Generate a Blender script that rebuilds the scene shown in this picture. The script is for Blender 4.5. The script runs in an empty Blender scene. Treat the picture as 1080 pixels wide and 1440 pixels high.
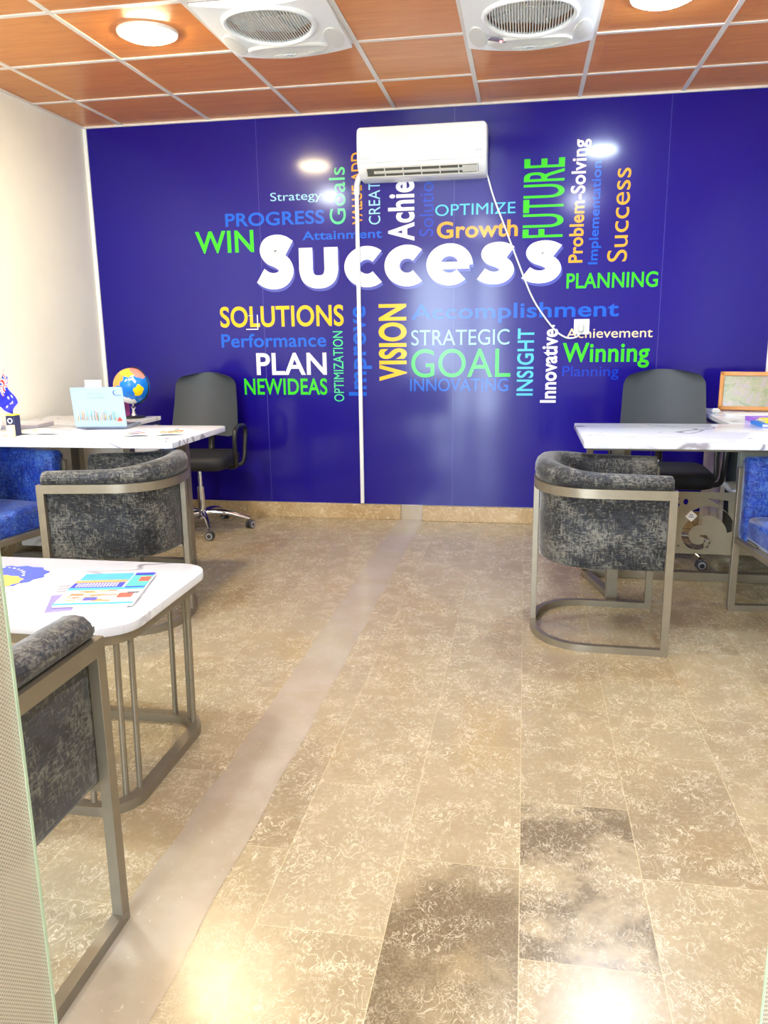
import bpy, bmesh, math, random
from mathutils import Vector, Matrix
random.seed(7)
PI = math.pi
SC = bpy.context.scene
COL = SC.collection

# ------------------------------------------------------------------ camera
cam_d = bpy.data.cameras.new('camera')
cam = bpy.data.objects.new('camera', cam_d); COL.objects.link(cam)
YAW, PIT, ROL = -0.17436, 0.22029, -0.01287
fw = Vector((math.sin(YAW)*math.cos(PIT), math.cos(YAW)*math.cos(PIT), -math.sin(PIT)))
rt = Vector((math.cos(YAW), -math.sin(YAW), 0)); up = rt.cross(fw)
r2 = rt*math.cos(ROL) + up*math.sin(ROL); u2 = up*math.cos(ROL) - rt*math.sin(ROL)
M = Matrix((r2, u2, -fw)).transposed().to_4x4(); M.translation = (0, 0, 1.25)
cam.matrix_world = M
cam_d.sensor_fit = 'VERTICAL'; cam_d.sensor_height = 36; cam_d.sensor_width = 27
cam_d.lens = 36*1121.5/1440
cam_d.clip_start = 0.05
SC.camera = cam

# ------------------------------------------------------------------ light and exposure
VS = SC.view_settings
VS.view_transform = 'Standard'; VS.look = 'None'; VS.gamma = 1; VS.use_curve_mapping = False
VS.exposure = 2.02
LAMP = 60.0          # emission of a lamp lens
SKY = 8.0            # daylight outside the entrance
WARM = (1.0, 0.82, 0.50); COOL = (0.70, 0.83, 1.0); NEUT = (0.84, 0.92, 1.0)
LAMPS = [(-1.735, 3.79, WARM, 1.0), (0.53, 3.84, COOL, 1.0), (-1.95, 2.30, NEUT, 1.3), (0.53, 1.45, NEUT, 1.0),
         (-0.6, -0.6, NEUT, 1.0)]  # last two, by the doorway: unseen lamps added to match the room's light
w = bpy.data.worlds.new('world'); SC.world = w; w.use_nodes = True
w.node_tree.nodes['Background'].inputs[0].default_value = (0.72, 0.86, 1, 1)
w.node_tree.nodes['Background'].inputs[1].default_value = SKY
SC.cycles.max_bounces = 8; SC.cycles.diffuse_bounces = 4; SC.cycles.glossy_bounces = 4
SC.cycles.caustics_reflective = False; SC.cycles.caustics_refractive = False
SC.cycles.sample_clamp_indirect = 6

# room
XL, XR, YB, YF, ZC = -2.92, 2.05, 5.286, -1.7, 2.605

# ------------------------------------------------------------------ materials
def lin(c):
    return tuple(((v/255)/12.92 if v/255 <= .04045 else ((v/255+.055)/1.055)**2.4) for v in c)

class NT:
    def __init__(s, name):
        s.m = bpy.data.materials.new(name); s.m.use_nodes = True
        s.t = s.m.node_tree; s.n = s.t.nodes; s.b = s.n['Principled BSDF']
        s._co = None
    def new(s, typ, **kw):
        nd = s.n.new(typ)
        for k, v in kw.items(): setattr(nd, k, v)
        return nd
    def put(s, sock, v):
        if v is None: return
        if isinstance(v, bpy.types.NodeSocket): s.t.links.new(v, sock)
        elif isinstance(v, (tuple, list)) and len(v) == 3 and sock.type == 'RGBA': sock.default_value = (*v, 1)
        else: sock.default_value = v
    def co(s):
        if s._co is None: s._co = s.new('ShaderNodeTexCoord').outputs['Object']
        return s._co
    def map(s, scale=(1, 1, 1), loc=(0, 0, 0), vec=None):
        nd = s.new('ShaderNodeMapping'); s.put(nd.inputs[0], vec or s.co())
        nd.inputs['Scale'].default_value = scale; nd.inputs['Location'].default_value = loc
        return nd.outputs[0]
    def noise(s, scale, detail=3, rough=.5, dist=0, vec=None):
        nd = s.new('ShaderNodeTexNoise'); s.put(nd.inputs['Vector'], vec or s.co())
        nd.inputs['Scale'].default_value = scale; nd.inputs['Detail'].default_value = detail
        nd.inputs['Roughness'].default_value = rough; nd.inputs['Distortion'].default_value = dist
        return nd.outputs[0]
    def math(s, op, a, b=0.0, c=None, clamp=False):
        nd = s.new('ShaderNodeMath', operation=op, use_clamp=clamp)
        s.put(nd.inputs[0], a); s.put(nd.inputs[1], b)
        if c is not None: s.put(nd.inputs[2], c)
        return nd.outputs[0]
    def xyz(s, vec=None):
        nd = s.new('ShaderNodeSeparateXYZ'); s.put(nd.inputs[0], vec or s.co()); return nd.outputs
    def comb(s, x, y, z=0.0):
        nd = s.new('ShaderNodeCombineXYZ'); s.put(nd.inputs[0], x); s.put(nd.inputs[1], y); s.put(nd.inputs[2], z); return nd.outputs[0]
    def ramp(s, f, stops, interp='LINEAR'):
        nd = s.new('ShaderNodeValToRGB'); s.put(nd.inputs[0], f); cr = nd.color_ramp; cr.interpolation = interp
        while len(cr.elements) < len(stops): cr.elements.new(.5)
        for e, (p, c) in zip(cr.elements, stops):
            e.position = p; e.color = (c, c, c, 1) if not isinstance(c, (tuple, list)) else (*c, 1)
        return nd.outputs[0]
    def mix(s, f, a, b, mode='MIX'):
        nd = s.new('ShaderNodeMix', data_type='RGBA', blend_type=mode)
        s.put(nd.inputs[0], f); s.put(nd.inputs[6], a); s.put(nd.inputs[7], b)
        return nd.outputs[2]
    def smooth(s, v, a, b):
        nd = s.new('ShaderNodeMapRange', interpolation_type='SMOOTHSTEP'); s.put(nd.inputs[0], v)
        nd.inputs[1].default_value = a; nd.inputs[2].default_value = b; return nd.outputs[0]
    def bump(s, h, st=.2, dist=.01):
        nd = s.new('ShaderNodeBump'); s.put(nd.inputs['Height'], h)
        nd.inputs['Strength'].default_value = st; nd.inputs['Distance'].default_value = dist
        s.t.links.new(nd.outputs[0], s.b.inputs['Normal'])
    def set(s, color=None, rough=None, metal=None, spec=None, **kw):
        s.put(s.b.inputs['Base Color'], color); s.put(s.b.inputs['Roughness'], rough)
        s.put(s.b.inputs['Metallic'], metal); s.put(s.b.inputs['Specular IOR Level'], spec)
        for k, v in kw.items(): s.put(s.b.inputs[k], v)
        return s.m

def plain(name, rgb, rough=.5, metal=0.0, spec=.5, var=.06, scale=25):
    t = NT(name); c = lin(rgb); n = t.noise(scale, 3)
    col = t.ramp(n, [(.3, tuple(v*(1-var) for v in c)), (.7, tuple(min(1, v*(1+var)) for v in c))])
    return t.set(col, rough, metal, spec)

def mat_mural():
    t = NT('mural_vinyl'); x, y, z = t.xyz()
    n = t.noise(1.3, 2)
    c = t.mix(n, lin((20, 7, 118)), lin((26, 10, 134)))
    # panel seams of the printed sheets
    sm = t.math('ABSOLUTE', t.math('SUBTRACT', t.math('FRACT', t.math('DIVIDE', t.math('ADD', x, 3.0), 1.27)), .5))
    seam = t.math('GREATER_THAN', sm, .4985)
    c = t.mix(t.math('MULTIPLY', seam, .35), c, lin((110, 110, 190)))
    wr = t.noise(3.5, 4, .55, 1.2, t.map((1, 1, .45)))
    fine = t.noise(28, 3, .6, .6, t.map((1, 1, .6)))
    h = t.math('ADD', wr, t.math('MULTIPLY', fine, .11))
    t.bump(h, .22, .012)
    return t.set(c, .30, 0, .12, **{'Coat Weight': .5, 'Coat Roughness': .12})

def mat_word(name, rgb, rgb2=None, z0=0, z1=1):
    t = NT(name); c = lin(rgb)
    if rgb2:
        x, y, z = t.xyz(); c = t.mix(t.smooth(z, z0, z1), lin(rgb), lin(rgb2))
    wr = t.noise(3.5, 4, .55, 1.2, t.map((1, 1, .45)))
    t.bump(wr, .22, .012)
    return t.set(c, .42, 0, .12, **{'Coat Weight': .5, 'Coat Roughness': .14})

def mat_floor():
    t = NT('fossil_stone_tile'); x, y, z = t.xyz()
    fx = t.math('DIVIDE', t.math('SUBTRACT', x, .018), .2825); col = t.math('FLOOR', fx)
    par = t.math('FLOORED_MODULO', t.math('ADD', col, 1.0), 2.0)
    jit = t.math('MULTIPLY', t.math('SINE', t.math('MULTIPLY', col, 2.9)), .04)
    fy = t.math('DIVIDE', t.math('ADD', t.math('SUBTRACT', y, 1.70), t.math('ADD', t.math('MULTIPLY', par, -.285), 0)), .571)
    fy = t.math('SUBTRACT', fy, jit)
    row = t.math('FLOOR', fy)
    ex = t.math('MULTIPLY', t.math('SUBTRACT', .5, t.math('ABSOLUTE', t.math('SUBTRACT', t.math('FRACT', fx), .5))), .2825)
    ey = t.math('MULTIPLY', t.math('SUBTRACT', .5, t.math('ABSOLUTE', t.math('SUBTRACT', t.math('FRACT', fy), .5))), .571)
    edge = t.math('MINIMUM', ex, ey)
    grout = t.math('LESS_THAN', edge, .0011)
    wn = t.new('ShaderNodeTexWhiteNoise', noise_dimensions='2D'); t.put(wn.inputs['Vector'], t.comb(col, row))
    rnd = wn.outputs['Value']
    off = t.new('ShaderNodeVectorMath', operation='SCALE'); t.put(off.inputs[0], wn.outputs['Color']); off.inputs['Scale'].default_value = 9
    add = t.new('ShaderNodeVectorMath', operation='ADD'); t.put(add.inputs[0], t.co()); t.put(add.inputs[1], off.outputs[0])
    v = add.outputs[0]
    vs = t.map((1.5, 1, 1), vec=v)
    base = t.ramp(rnd, [(0, lin((148, 132, 102))), (.45, lin((156, 141, 110))), (.75, lin((160, 146, 118))), (1, lin((142, 126, 97)))])
    cloud = t.noise(5, 4, .6, 0, v)
    base = t.mix(t.smooth(cloud, .35, .75), base, t.mix(.5, base, lin((180, 164, 130))))
    yel = t.smooth(t.noise(3.0, 2, .5, 0, t.map((1, .5, 1), (4, 1, 0))), .55, .75)
    base = t.mix(t.math('MULTIPLY', yel, .45), base, lin((164, 138, 84)))
    # shell outlines: thin curved ridges of a distorted noise
    n1 = t.noise(21, 3, .55, 1.5, vs)
    ridge = t.math('SUBTRACT', 1.0, t.smooth(t.math('ABSOLUTE', t.math('SUBTRACT', n1, .5)), .006, .028))
    n2 = t.noise(38, 3, .55, 1.8, vs)
    ridge2 = t.math('SUBTRACT', 1.0, t.smooth(t.math('ABSOLUTE', t.math('SUBTRACT', n2, .47)), .004, .03))
    msk = t.smooth(t.noise(9, 4, .65, 0, v), .36, .66)
    msk2 = t.smooth(t.noise(12, 2, .6, 0, t.map((1, 1, 1), (3, 3, 3), v)), .5, .64)
    blob = t.smooth(t.noise(22, 3, .6, 1.0, vs), .64, .72)
    sh = t.math('MAXIMUM', t.math('MULTIPLY', ridge, msk), t.math('MULTIPLY', t.math('MAXIMUM', ridge2, blob), msk2))
    c = t.mix(t.math('MULTIPLY', sh, .8), base, lin((212, 200, 172)))
    c = t.mix(t.math('MULTIPLY', t.smooth(t.noise(70, 4, .7, 0, v), .45, .7), .22), c, lin((222, 208, 176)))
    # two greyer worn tiles near the doorway
    def tile(cx, cy):
        a = t.math('COMPARE', col, cx, .1); b = t.math('COMPARE', row, cy, .1)
        nd = t.math('MULTIPLY', a, b); return nd
    d1 = t.math('MULTIPLY', tile(-1, -1), t.smooth(t.noise(3.2, 4, .6, .3, v), .36, .60))
    d2 = t.math('MULTIPLY', tile(0, -1), t.smooth(t.noise(6, 4, .65, .3, v), .40, .58))
    spk = t.noise(160, 2)
    grey = t.mix(t.smooth(spk, .4, .62), lin((98, 85, 64)), lin((126, 111, 86)))
    c = t.mix(t.math('MULTIPLY', t.math('ADD', d1, d2, clamp=True), t.math('SUBTRACT', .9, t.math('MULTIPLY', sh, .6))), c, grey)
    c = t.mix(t.math('MULTIPLY', grout, .55), c, lin((222, 205, 165)))
    t.bump(t.math('ADD', t.math('MULTIPLY', t.noise(9, 3), .5), t.math('MULTIPLY', sh, .15)), .10, .01)
    rg = t.math('ADD', .245, t.math('MULTIPLY', sh, .12))
    return t.set(c, rg, 0, .6)

def mat_baseboard():
    t = NT('stone_skirting'); n = t.noise(14, 3, .6, 1.5); m = t.noise(4, 3)
    c = t.mix(t.smooth(m, .35, .7), lin((168, 140, 98)), lin((190, 165, 125)))
    r = t.math('SUBTRACT', 1.0, t.smooth(t.math('ABSOLUTE', t.math('SUBTRACT', n, .5)), .006, .03))
    c = t.mix(t.math('MULTIPLY', r, .55), c, lin((222, 205, 170)))
    return t.set(c, .25, 0, .5)

def mat_cement():
    t = NT('smooth_cement'); m = t.noise(6, 4, .6); d = t.smooth(t.noise(50, 2, .6, 1), .66, .74)
    c = t.mix(t.smooth(m, .3, .7), lin((165, 152, 129)), lin((178, 166, 147)))
    c = t.mix(t.math('MULTIPLY', d, .4), c, lin((215, 205, 190)))
    return t.set(c, .16, 0, .5)

def mat_ceiling():
    t = NT('wood_print_tile'); x, y, z = t.xyz()
    col = t.math('FLOOR', t.math('DIVIDE', t.math('ADD', x, 2.635), .595))
    row = t.math('FLOOR', t.math('DIVIDE', t.math('SUBTRACT', y, 3.50), .612))
    wn = t.new('ShaderNodeTexWhiteNoise', noise_dimensions='2D'); t.put(wn.inputs['Vector'], t.comb(col, row))
    off = t.new('ShaderNodeVectorMath', operation='SCALE'); t.put(off.inputs[0], wn.outputs['Color']); off.inputs['Scale'].default_value = 5
    add = t.new('ShaderNodeVectorMath', operation='ADD'); t.put(add.inputs[0], t.co()); t.put(add.inputs[1], off.outputs[0])
    v = add.outputs[0]
    g = t.noise(9, 5, .6, .8, t.map((.35, 3.2, 1), vec=v))
    c = t.ramp(g, [(.3, lin((204, 126, 54))), (.55, lin((214, 138, 64))), (.75, lin((222, 150, 78)))])
    k = t.smooth(t.noise(7, 2, .5, .5, t.map((.8, 2.2, 1), (2, 5, 0), v)), .70, .80)
    c = t.mix(t.math('MULTIPLY', k, .55), c, lin((160, 84, 38)))
    hsv = t.new('ShaderNodeHueSaturation'); t.put(hsv.inputs['Color'], c)
    t.put(hsv.inputs['Value'], t.math('ADD', .92, t.math('MULTIPLY', wn.outputs['Value'], .16)))
    return t.set(hsv.outputs[0], .30, 0, .35)

def mat_marble(name='marble_top', sc=1.0, base=(222, 225, 232), vein=(140, 134, 146)):
    t = NT(name)
    n = t.noise(1.6*sc, 2, .5, .7, t.map((1, 2.0, 1), (.3, .1, 0)))
    r = t.math('SUBTRACT', 1.0, t.smooth(t.math('ABSOLUTE', t.math('SUBTRACT', n, .5)), .002, .016))
    m = t.smooth(t.noise(3*sc, 2), .32, .55)
    n2 = t.noise(3*sc, 2, .5, .9, t.map((1, 1.6, 1), (7, 3, 1)))
    r2_ = t.math('SUBTRACT', 1.0, t.smooth(t.math('ABSOLUTE', t.math('SUBTRACT', n2, .5)), .0, .012))
    f = t.math('ADD', t.math('MULTIPLY', r, m), t.math('MULTIPLY', r2_, t.math('MULTIPLY', m, .35)), clamp=True)
    c = t.mix(t.math('MULTIPLY', f, .85), lin(base), lin(vein))
    return t.set(c, .12, 0, .5)

def mat_velvet(name, dark, mid, light, amt=.55):
    t = NT(name)
    big = t.noise(9, 5, .65, .3)
    fz = t.noise(150, 4, .7, .2, t.map((1, 1, .30)))
    fh = t.noise(150, 4, .7, .2, t.map((.30, .30, 1), (3, 1, 2)))
    f = t.math('MAXIMUM', fz, fh)
    k = t.smooth(t.math('ADD', t.math('MULTIPLY', f, 1.1), t.math('MULTIPLY', big, .55)), .80, 1.08)
    c = t.mix(t.math('MULTIPLY', k, amt), t.mix(t.smooth(t.noise(30, 4), .3, .7), lin(dark), lin(mid)), lin(light))
    t.bump(f, .15, .004)
    return t.set(c, .55, 0, .35, **{'Sheen Weight': .25, 'Sheen Roughness': .4})

def mat_emit(name, rgb, st):
    t = NT(name); c = tuple(rgb)
    n = t.noise(20); t.put(t.b.inputs['Base Color'], (0.9, 0.9, 0.9))
    t.put(t.b.inputs['Emission Color'], c); t.put(t.b.inputs['Emission Strength'], st)
    return t.m

def mat_film():
    t = NT('dotted_privacy_film'); x, y, z = t.xyz()
    a = t.math('SINE', t.math('MULTIPLY', t.math('ADD', x, t.math('MULTIPLY', z, 1.0)), 1150))
    b = t.math('SINE', t.math('MULTIPLY', t.math('SUBTRACT', x, t.math('MULTIPLY', z, 1.0)), 1150))
    d = t.math('GREATER_THAN', t.math('ADD', a, b), -.35)
    tr = t.new('ShaderNodeBsdfTransparent'); tr.inputs[0].default_value = (.88, .87, .84, 1)
    mx = t.new('ShaderNodeMixShader')
    t.put(mx.inputs[0], t.math('ADD', .42, t.math('MULTIPLY', d, .50)))
    t.t.links.new(tr.outputs[0], mx.inputs[1])
    t.set(lin((178, 168, 150)), .35, 0, .5)
    t.t.links.new(t.b.outputs[0], mx.inputs[2])
    t.t.links.new(mx.outputs[0], t.n['Material Output'].inputs['Surface'])
    return t.m

def mat_globe():
    t = NT('globe_print'); x, y, z = t.xyz()
    ns = t.new('ShaderNodeTexNoise'); ns.inputs['Scale'].default_value = 28; ns.inputs['Detail'].default_value = 4
    t.put(ns.inputs['Vector'], t.co())
    sub = t.new('ShaderNodeVectorMath', operation='MULTIPLY_ADD'); t.put(sub.inputs[0], ns.outputs['Color'])
    sub.inputs[1].default_value = (.06, .06, .06); sub.inputs[2].default_value = (-.03, -.03, -.03)
    ad = t.new('ShaderNodeVectorMath', operation='ADD'); t.put(ad.inputs[0], t.co()); t.put(ad.inputs[1], sub.outputs[0])
    def near(p, r):
        nd = t.new('ShaderNodeVectorMath', operation='DISTANCE'); t.put(nd.inputs[0], ad.outputs[0]); nd.inputs[1].default_value = p
        return t.math('LESS_THAN', nd.outputs['Value'], r)
    R = .108
    def P(a, b, c):
        v = Vector((a, b, c)).normalized()*R; return tuple(v)
    c = lin((10, 120, 225))
    c = t.mix(near(P(.72, -.62, -.22), .031), c, lin((250, 215, 20)))
    c = t.mix(near(P(-.62, -.55, .62), .075), c, lin((250, 160, 70)))
    c = t.mix(near(P(.1, -.35, 1), .062), c, lin((250, 190, 60)))
    c = t.mix(near(P(.55, -.2, .85), .05), c, lin((245, 140, 130)))
    c = t.mix(near(P(-.95, -.3, .1), .05), c, lin((240, 190, 120)))
    c = t.mix(near(P(.25, -.85, .38), .012), c, lin((230, 240, 250)))
    c = t.mix(near(P(.5, -.75, .35), .013), c, lin((230, 240, 250)))
    c = t.mix(near(P(-.15, -.5, -1), .055), c, lin((240, 245, 250)))
    return t.set(c, .25, 0, .5)

def mat_map():
    t = NT('picture_print'); n = t.noise(14, 5, .65, .5); n2 = t.noise(40, 4, .7)
    c = t.ramp(n, [(.3, lin((104, 122, 74))), (.45, lin((152, 152, 112))), (.58, lin((166, 148, 146))), (.72, lin((140, 152, 156)))])
    c = t.mix(t.math('MULTIPLY', t.smooth(n2, .5, .65), .35), c, lin((190, 170, 120)))
    return t.set(c, .2, 0, .5)

MT = {}
MT['mural'] = mat_mural(); MT['floor'] = mat_floor(); MT['skirt'] = mat_baseboard(); MT['cement'] = mat_cement()
MT['ceil'] = mat_ceiling(); MT['marble'] = mat_marble(); MT['panelmarble'] = mat_marble('marble_panel', .8, (205, 195, 185), (120, 95, 75))
MT['cream'] = plain('cream_paint', (240, 240, 226), .6, var=.02, scale=4)
MT['whitepaint'] = plain('white_paint', (236, 236, 232), .5, var=.02)
MT['grid'] = plain('white_grid_metal', (228, 222, 212), .35, var=.02)
MT['taupe'] = plain('taupe_metal', (134, 125, 108), .38, .55, var=.05)
MT['taupe_panel'] = plain('taupe_sheet_metal', (146, 138, 118), .35, .4, var=.04)
MT['dark'] = mat_velvet('charcoal_distressed_velvet', (10, 13, 20), (36, 40, 48), (134, 132, 122), .75)
MT['blue'] = mat_velvet('blue_distressed_velvet', (8, 34, 116), (20, 58, 158), (104, 146, 206), .6)
MT['plastic_w'] = plain('white_plastic', (238, 240, 240), .3, var=.01)
MT['plastic_g'] = plain('pale_grey_plastic', (206, 206, 198), .4, var=.03)
MT['plastic_lg'] = plain('light_grey_plastic', (222, 222, 216), .45, var=.02)
MT['black'] = plain('black_plastic', (28, 28, 30), .3, var=.1)
MT['mesh'] = plain('charcoal_mesh_fabric', (62, 68, 74), .6, var=.10, scale=300)
MT['seatblack'] = plain('black_seat_fabric', (22, 23, 28), .6, var=.15, scale=200)
MT['chrome'] = plain('chrome', (215, 215, 218), .12, 1.0, var=.02)
MT['caster'] = plain('caster_grey', (60, 60, 64), .35, var=.05)
MT['ring'] = plain('caster_ring', (205, 205, 210), .3, .5, var=.02)
MT['film'] = mat_film()
MT['edge'] = plain('green_glass_edge', (160, 178, 150), .15, var=.08)
MT['globe'] = mat_globe(); MT['map'] = mat_map()
MT['wood'] = plain('honey_wood', (206, 140, 66), .35, var=.12, scale=12)
MT['navy'] = plain('navy_plastic', (30, 34, 80), .4, var=.06)
MT['paper'] = plain('white_paper', (240, 238, 232), .6, var=.02)
def cm(name, rgb, rough=.4, var=.05): 
    if name not in MT: MT[name] = plain(name, rgb, rough, var=var)
    return MT[name]

# ------------------------------------------------------------------ mesh helpers
class MB:
    def __init__(s): s.b = bmesh.new(); s.mi = 0
    def _mark(s, n0):
        s.b.faces.ensure_lookup_table()
        for f in s.b.faces[n0:]: f.material_index = s.mi
    def box(s, c, d, bev=0, rot=None, seg=2):
        t = bmesh.new(); bmesh.ops.create_cube(t, size=1)
        bmesh.ops.scale(t, vec=d, verts=t.verts)
        if bev: bmesh.ops.bevel(t, geom=t.edges[:], offset=bev, segments=seg, profile=.5, affect='EDGES')
        mt = Matrix.Translation(c) @ (rot.to_4x4() if rot else Matrix.Identity(4))
        bmesh.ops.transform(t, matrix=mt, verts=t.verts)
        s._merge(t); return s
    def _merge(s, t):
        n0 = len(s.b.faces); me = bpy.data.meshes.new('tmp'); t.to_mesh(me); t.free()
        s.b.from_mesh(me); bpy.data.meshes.remove(me); s._mark(n0)
    def rings(s, rings, closed=True, cap=True, loop=False):
        n0 = len(s.b.faces); vs = [[s.b.verts.new(p) for p in r] for r in rings]
        k = len(rings[0]); R = len(rings)
        for i in range(R if loop else R-1):
            a, b = vs[i], vs[(i+1) % R]
            for j in range(k if closed else k-1):
                try: s.b.faces.new((a[j], a[(j+1) % k], b[(j+1) % k], b[j]))
                except ValueError: pass
        if cap and not loop:
            s.b.faces.new(list(reversed(vs[0]))); s.b.faces.new(vs[-1])
        s._mark(n0); return s
    def tube(s, pts, r, seg=8, loop=False):
        pts = [Vector(p) for p in pts]; n = len(pts); rings = []
        rr = r if isinstance(r, (list, tuple)) else [r]*n
        prev = None
        for i, p in enumerate(pts):
            if loop: d = pts[(i+1) % n]-pts[i-1]
            else: d = pts[min(i+1, n-1)]-pts[max(i-1, 0)]
            d.normalize()
            a = prev if prev is not None else (Vector((0, 0, 1)) if abs(d.z) < .9 else Vector((1, 0, 0)))
            u = d.cross(a); u.normalize(); v = u.cross(d); v.normalize(); prev = v
            rings.append([p+(u*math.cos(2*PI*k/seg)+v*math.sin(2*PI*k/seg))*rr[i] for k in range(seg)])
        return s.rings(rings, True, True, loop)
    def bar(s, pts, wd, hz, loop=False):
        # flat-sided bar along a plan path: wd across, hz high, z is its middle
        pts = [Vector(p) for p in pts]; n = len(pts); rings = []
        for i, p in enumerate(pts):
            if loop: d1 = (pts[i]-pts[i-1]).normalized(); d2 = (pts[(i+1) % n]-pts[i]).normalized()
            else:
                d1 = (pts[i]-pts[i-1]).normalized() if i else (pts[1]-pts[0]).normalized()
                d2 = (pts[i+1]-pts[i]).normalized() if i < n-1 else d1
            t = (d1+d2).normalized(); nn = Vector((-t.y, t.x, 0)); nn.normalize()
            cs = max(.4, nn.dot(Vector((-d1.y, d1.x, 0)).normalized())); h = wd/2/cs
            Z = Vector((0, 0, hz/2))
            rings.append([p-nn*h-Z, p+nn*h-Z, p+nn*h+Z, p-nn*h+Z])
        return s.rings(rings, True, True, loop)
    def cyl(s, p0, p1, r0, r1=None, seg=20):
        p0 = Vector(p0); p1 = Vector(p1); d = (p1-p0).normalized()
        a = Vector((0, 0, 1)) if abs(d.z) < .9 else Vector((1, 0, 0))
        u = d.cross(a).normalized(); v = d.cross(u)
        r1 = r0 if r1 is None else r1
        return s.rings([[p+(u*math.cos(2*PI*k/seg)-v*math.sin(2*PI*k/seg))*r for k in range(seg)] for p, r in ((p0, r0), (p1, r1))])
    def lathe(s, prof, c=(0, 0, 0), seg=32, cap=True):
        return s.rings([[(c[0]+max(r, 1e-4)*math.cos(2*PI*k/seg), c[1]+max(r, 1e-4)*math.sin(2*PI*k/seg), c[2]+z) for k in range(seg)] for r, z in prof], True, cap)
    def sphere(s, c, r, su=32, sv=20, sc=(1, 1, 1)):
        return s.lathe_sc([(math.sin(PI*i/sv)*r, -math.cos(PI*i/sv)*r) for i in range(sv+1)], c, su, sc)
    def lathe_sc(s, prof, c, seg, sc):
        return s.rings([[(c[0]+sc[0]*max(r, 1e-4)*math.cos(2*PI*k/seg), c[1]+sc[1]*max(r, 1e-4)*math.sin(2*PI*k/seg), c[2]+sc[2]*z) for k in range(seg)] for r, z in prof])
    def prism(s, outline, z0, z1, bev=0.0):
        lv = [(z0, 0), (z1, 0)] if not bev else [(z0, bev), (z0+bev*.3, bev*.3), (z0+bev, 0), (z1-bev, 0), (z1-bev*.3, bev*.3), (z1, bev)]
        return s.rings([[(p[0], p[1], z) for p in inset(outline, i)] for z, i in lv])
    def quad(s, pts):
        n0 = len(s.b.faces); s.b.faces.new([s.b.verts.new(p) for p in pts]); s._mark(n0); return s
    def build(s, name, mats, parent=None, smooth=None, kind=None, label=None):
        bmesh.ops.recalc_face_normals(s.b, faces=s.b.faces)
        me = bpy.data.meshes.new(name); s.b.to_mesh(me); s.b.free()
        for m in (mats if isinstance(mats, (list, tuple)) else [mats]): me.materials.append(m)
        o = bpy.data.objects.new(name, me); COL.objects.link(o)
        if smooth:
            me.polygons.foreach_set('use_smooth', [True]*len(me.polygons))
            me.set_sharp_from_angle(angle=math.radians(smooth))
        if parent: o.parent = parent
        if kind: o['kind'] = kind
        if label: o['label'] = label
        return o

def inset(poly, d):
    if not d: return poly
    n = len(poly); out = []
    for i in range(n):
        p0, p, p1 = Vector(poly[i-1][:2]), Vector(poly[i][:2]), Vector(poly[(i+1) % n][:2])
        d1 = (p-p0).normalized() if (p-p0).length > 1e-9 else (p1-p).normalized(); d2 = (p1-p).normalized() if (p1-p).length > 1e-9 else d1
        n1 = Vector((-d1.y, d1.x)); n2 = Vector((-d2.y, d2.x)); nn = (n1+n2)
        nn = nn.normalized() if nn.length > 1e-6 else n1
        k = d/max(.5, nn.dot(n1)); out.append((p.x+nn.x*k, p.y+nn.y*k))
    return out

def rrect(x0, x1, y0, y1, r, n=8):
    pts = []
    for cx, cy, a in ((x1-r, y0+r, -PI/2), (x1-r, y1-r, 0), (x0+r, y1-r, PI/2), (x0+r, y0+r, PI)):
        for k in range(n+1):
            t = a+PI/2*k/n; pts.append((cx+r*math.cos(t), cy+r*math.sin(t)))
    return pts

def thing(name, label, cat, loc=(0, 0, 0), rz=0, group=None):
    o = bpy.data.objects.new(name, None); COL.objects.link(o); o.empty_display_size = .1
    o.location = loc; o.rotation_euler = (0, 0, rz); o['label'] = label; o['category'] = cat
    if group: o['group'] = group
    return o
def tag(o, label, cat, group=None, loc=None, rz=None):
    o['label'] = label; o['category'] = cat
    if group: o['group'] = group
    if loc: o.location = loc
    if rz is not None: o.rotation_euler = (0, 0, rz)
    return o
def copy_tree(o, parent=None):
    c = o.copy(); COL.objects.link(c)
    if parent: c.parent = parent
    for ch in list(o.children): copy_tree(ch, c)
    return c

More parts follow.
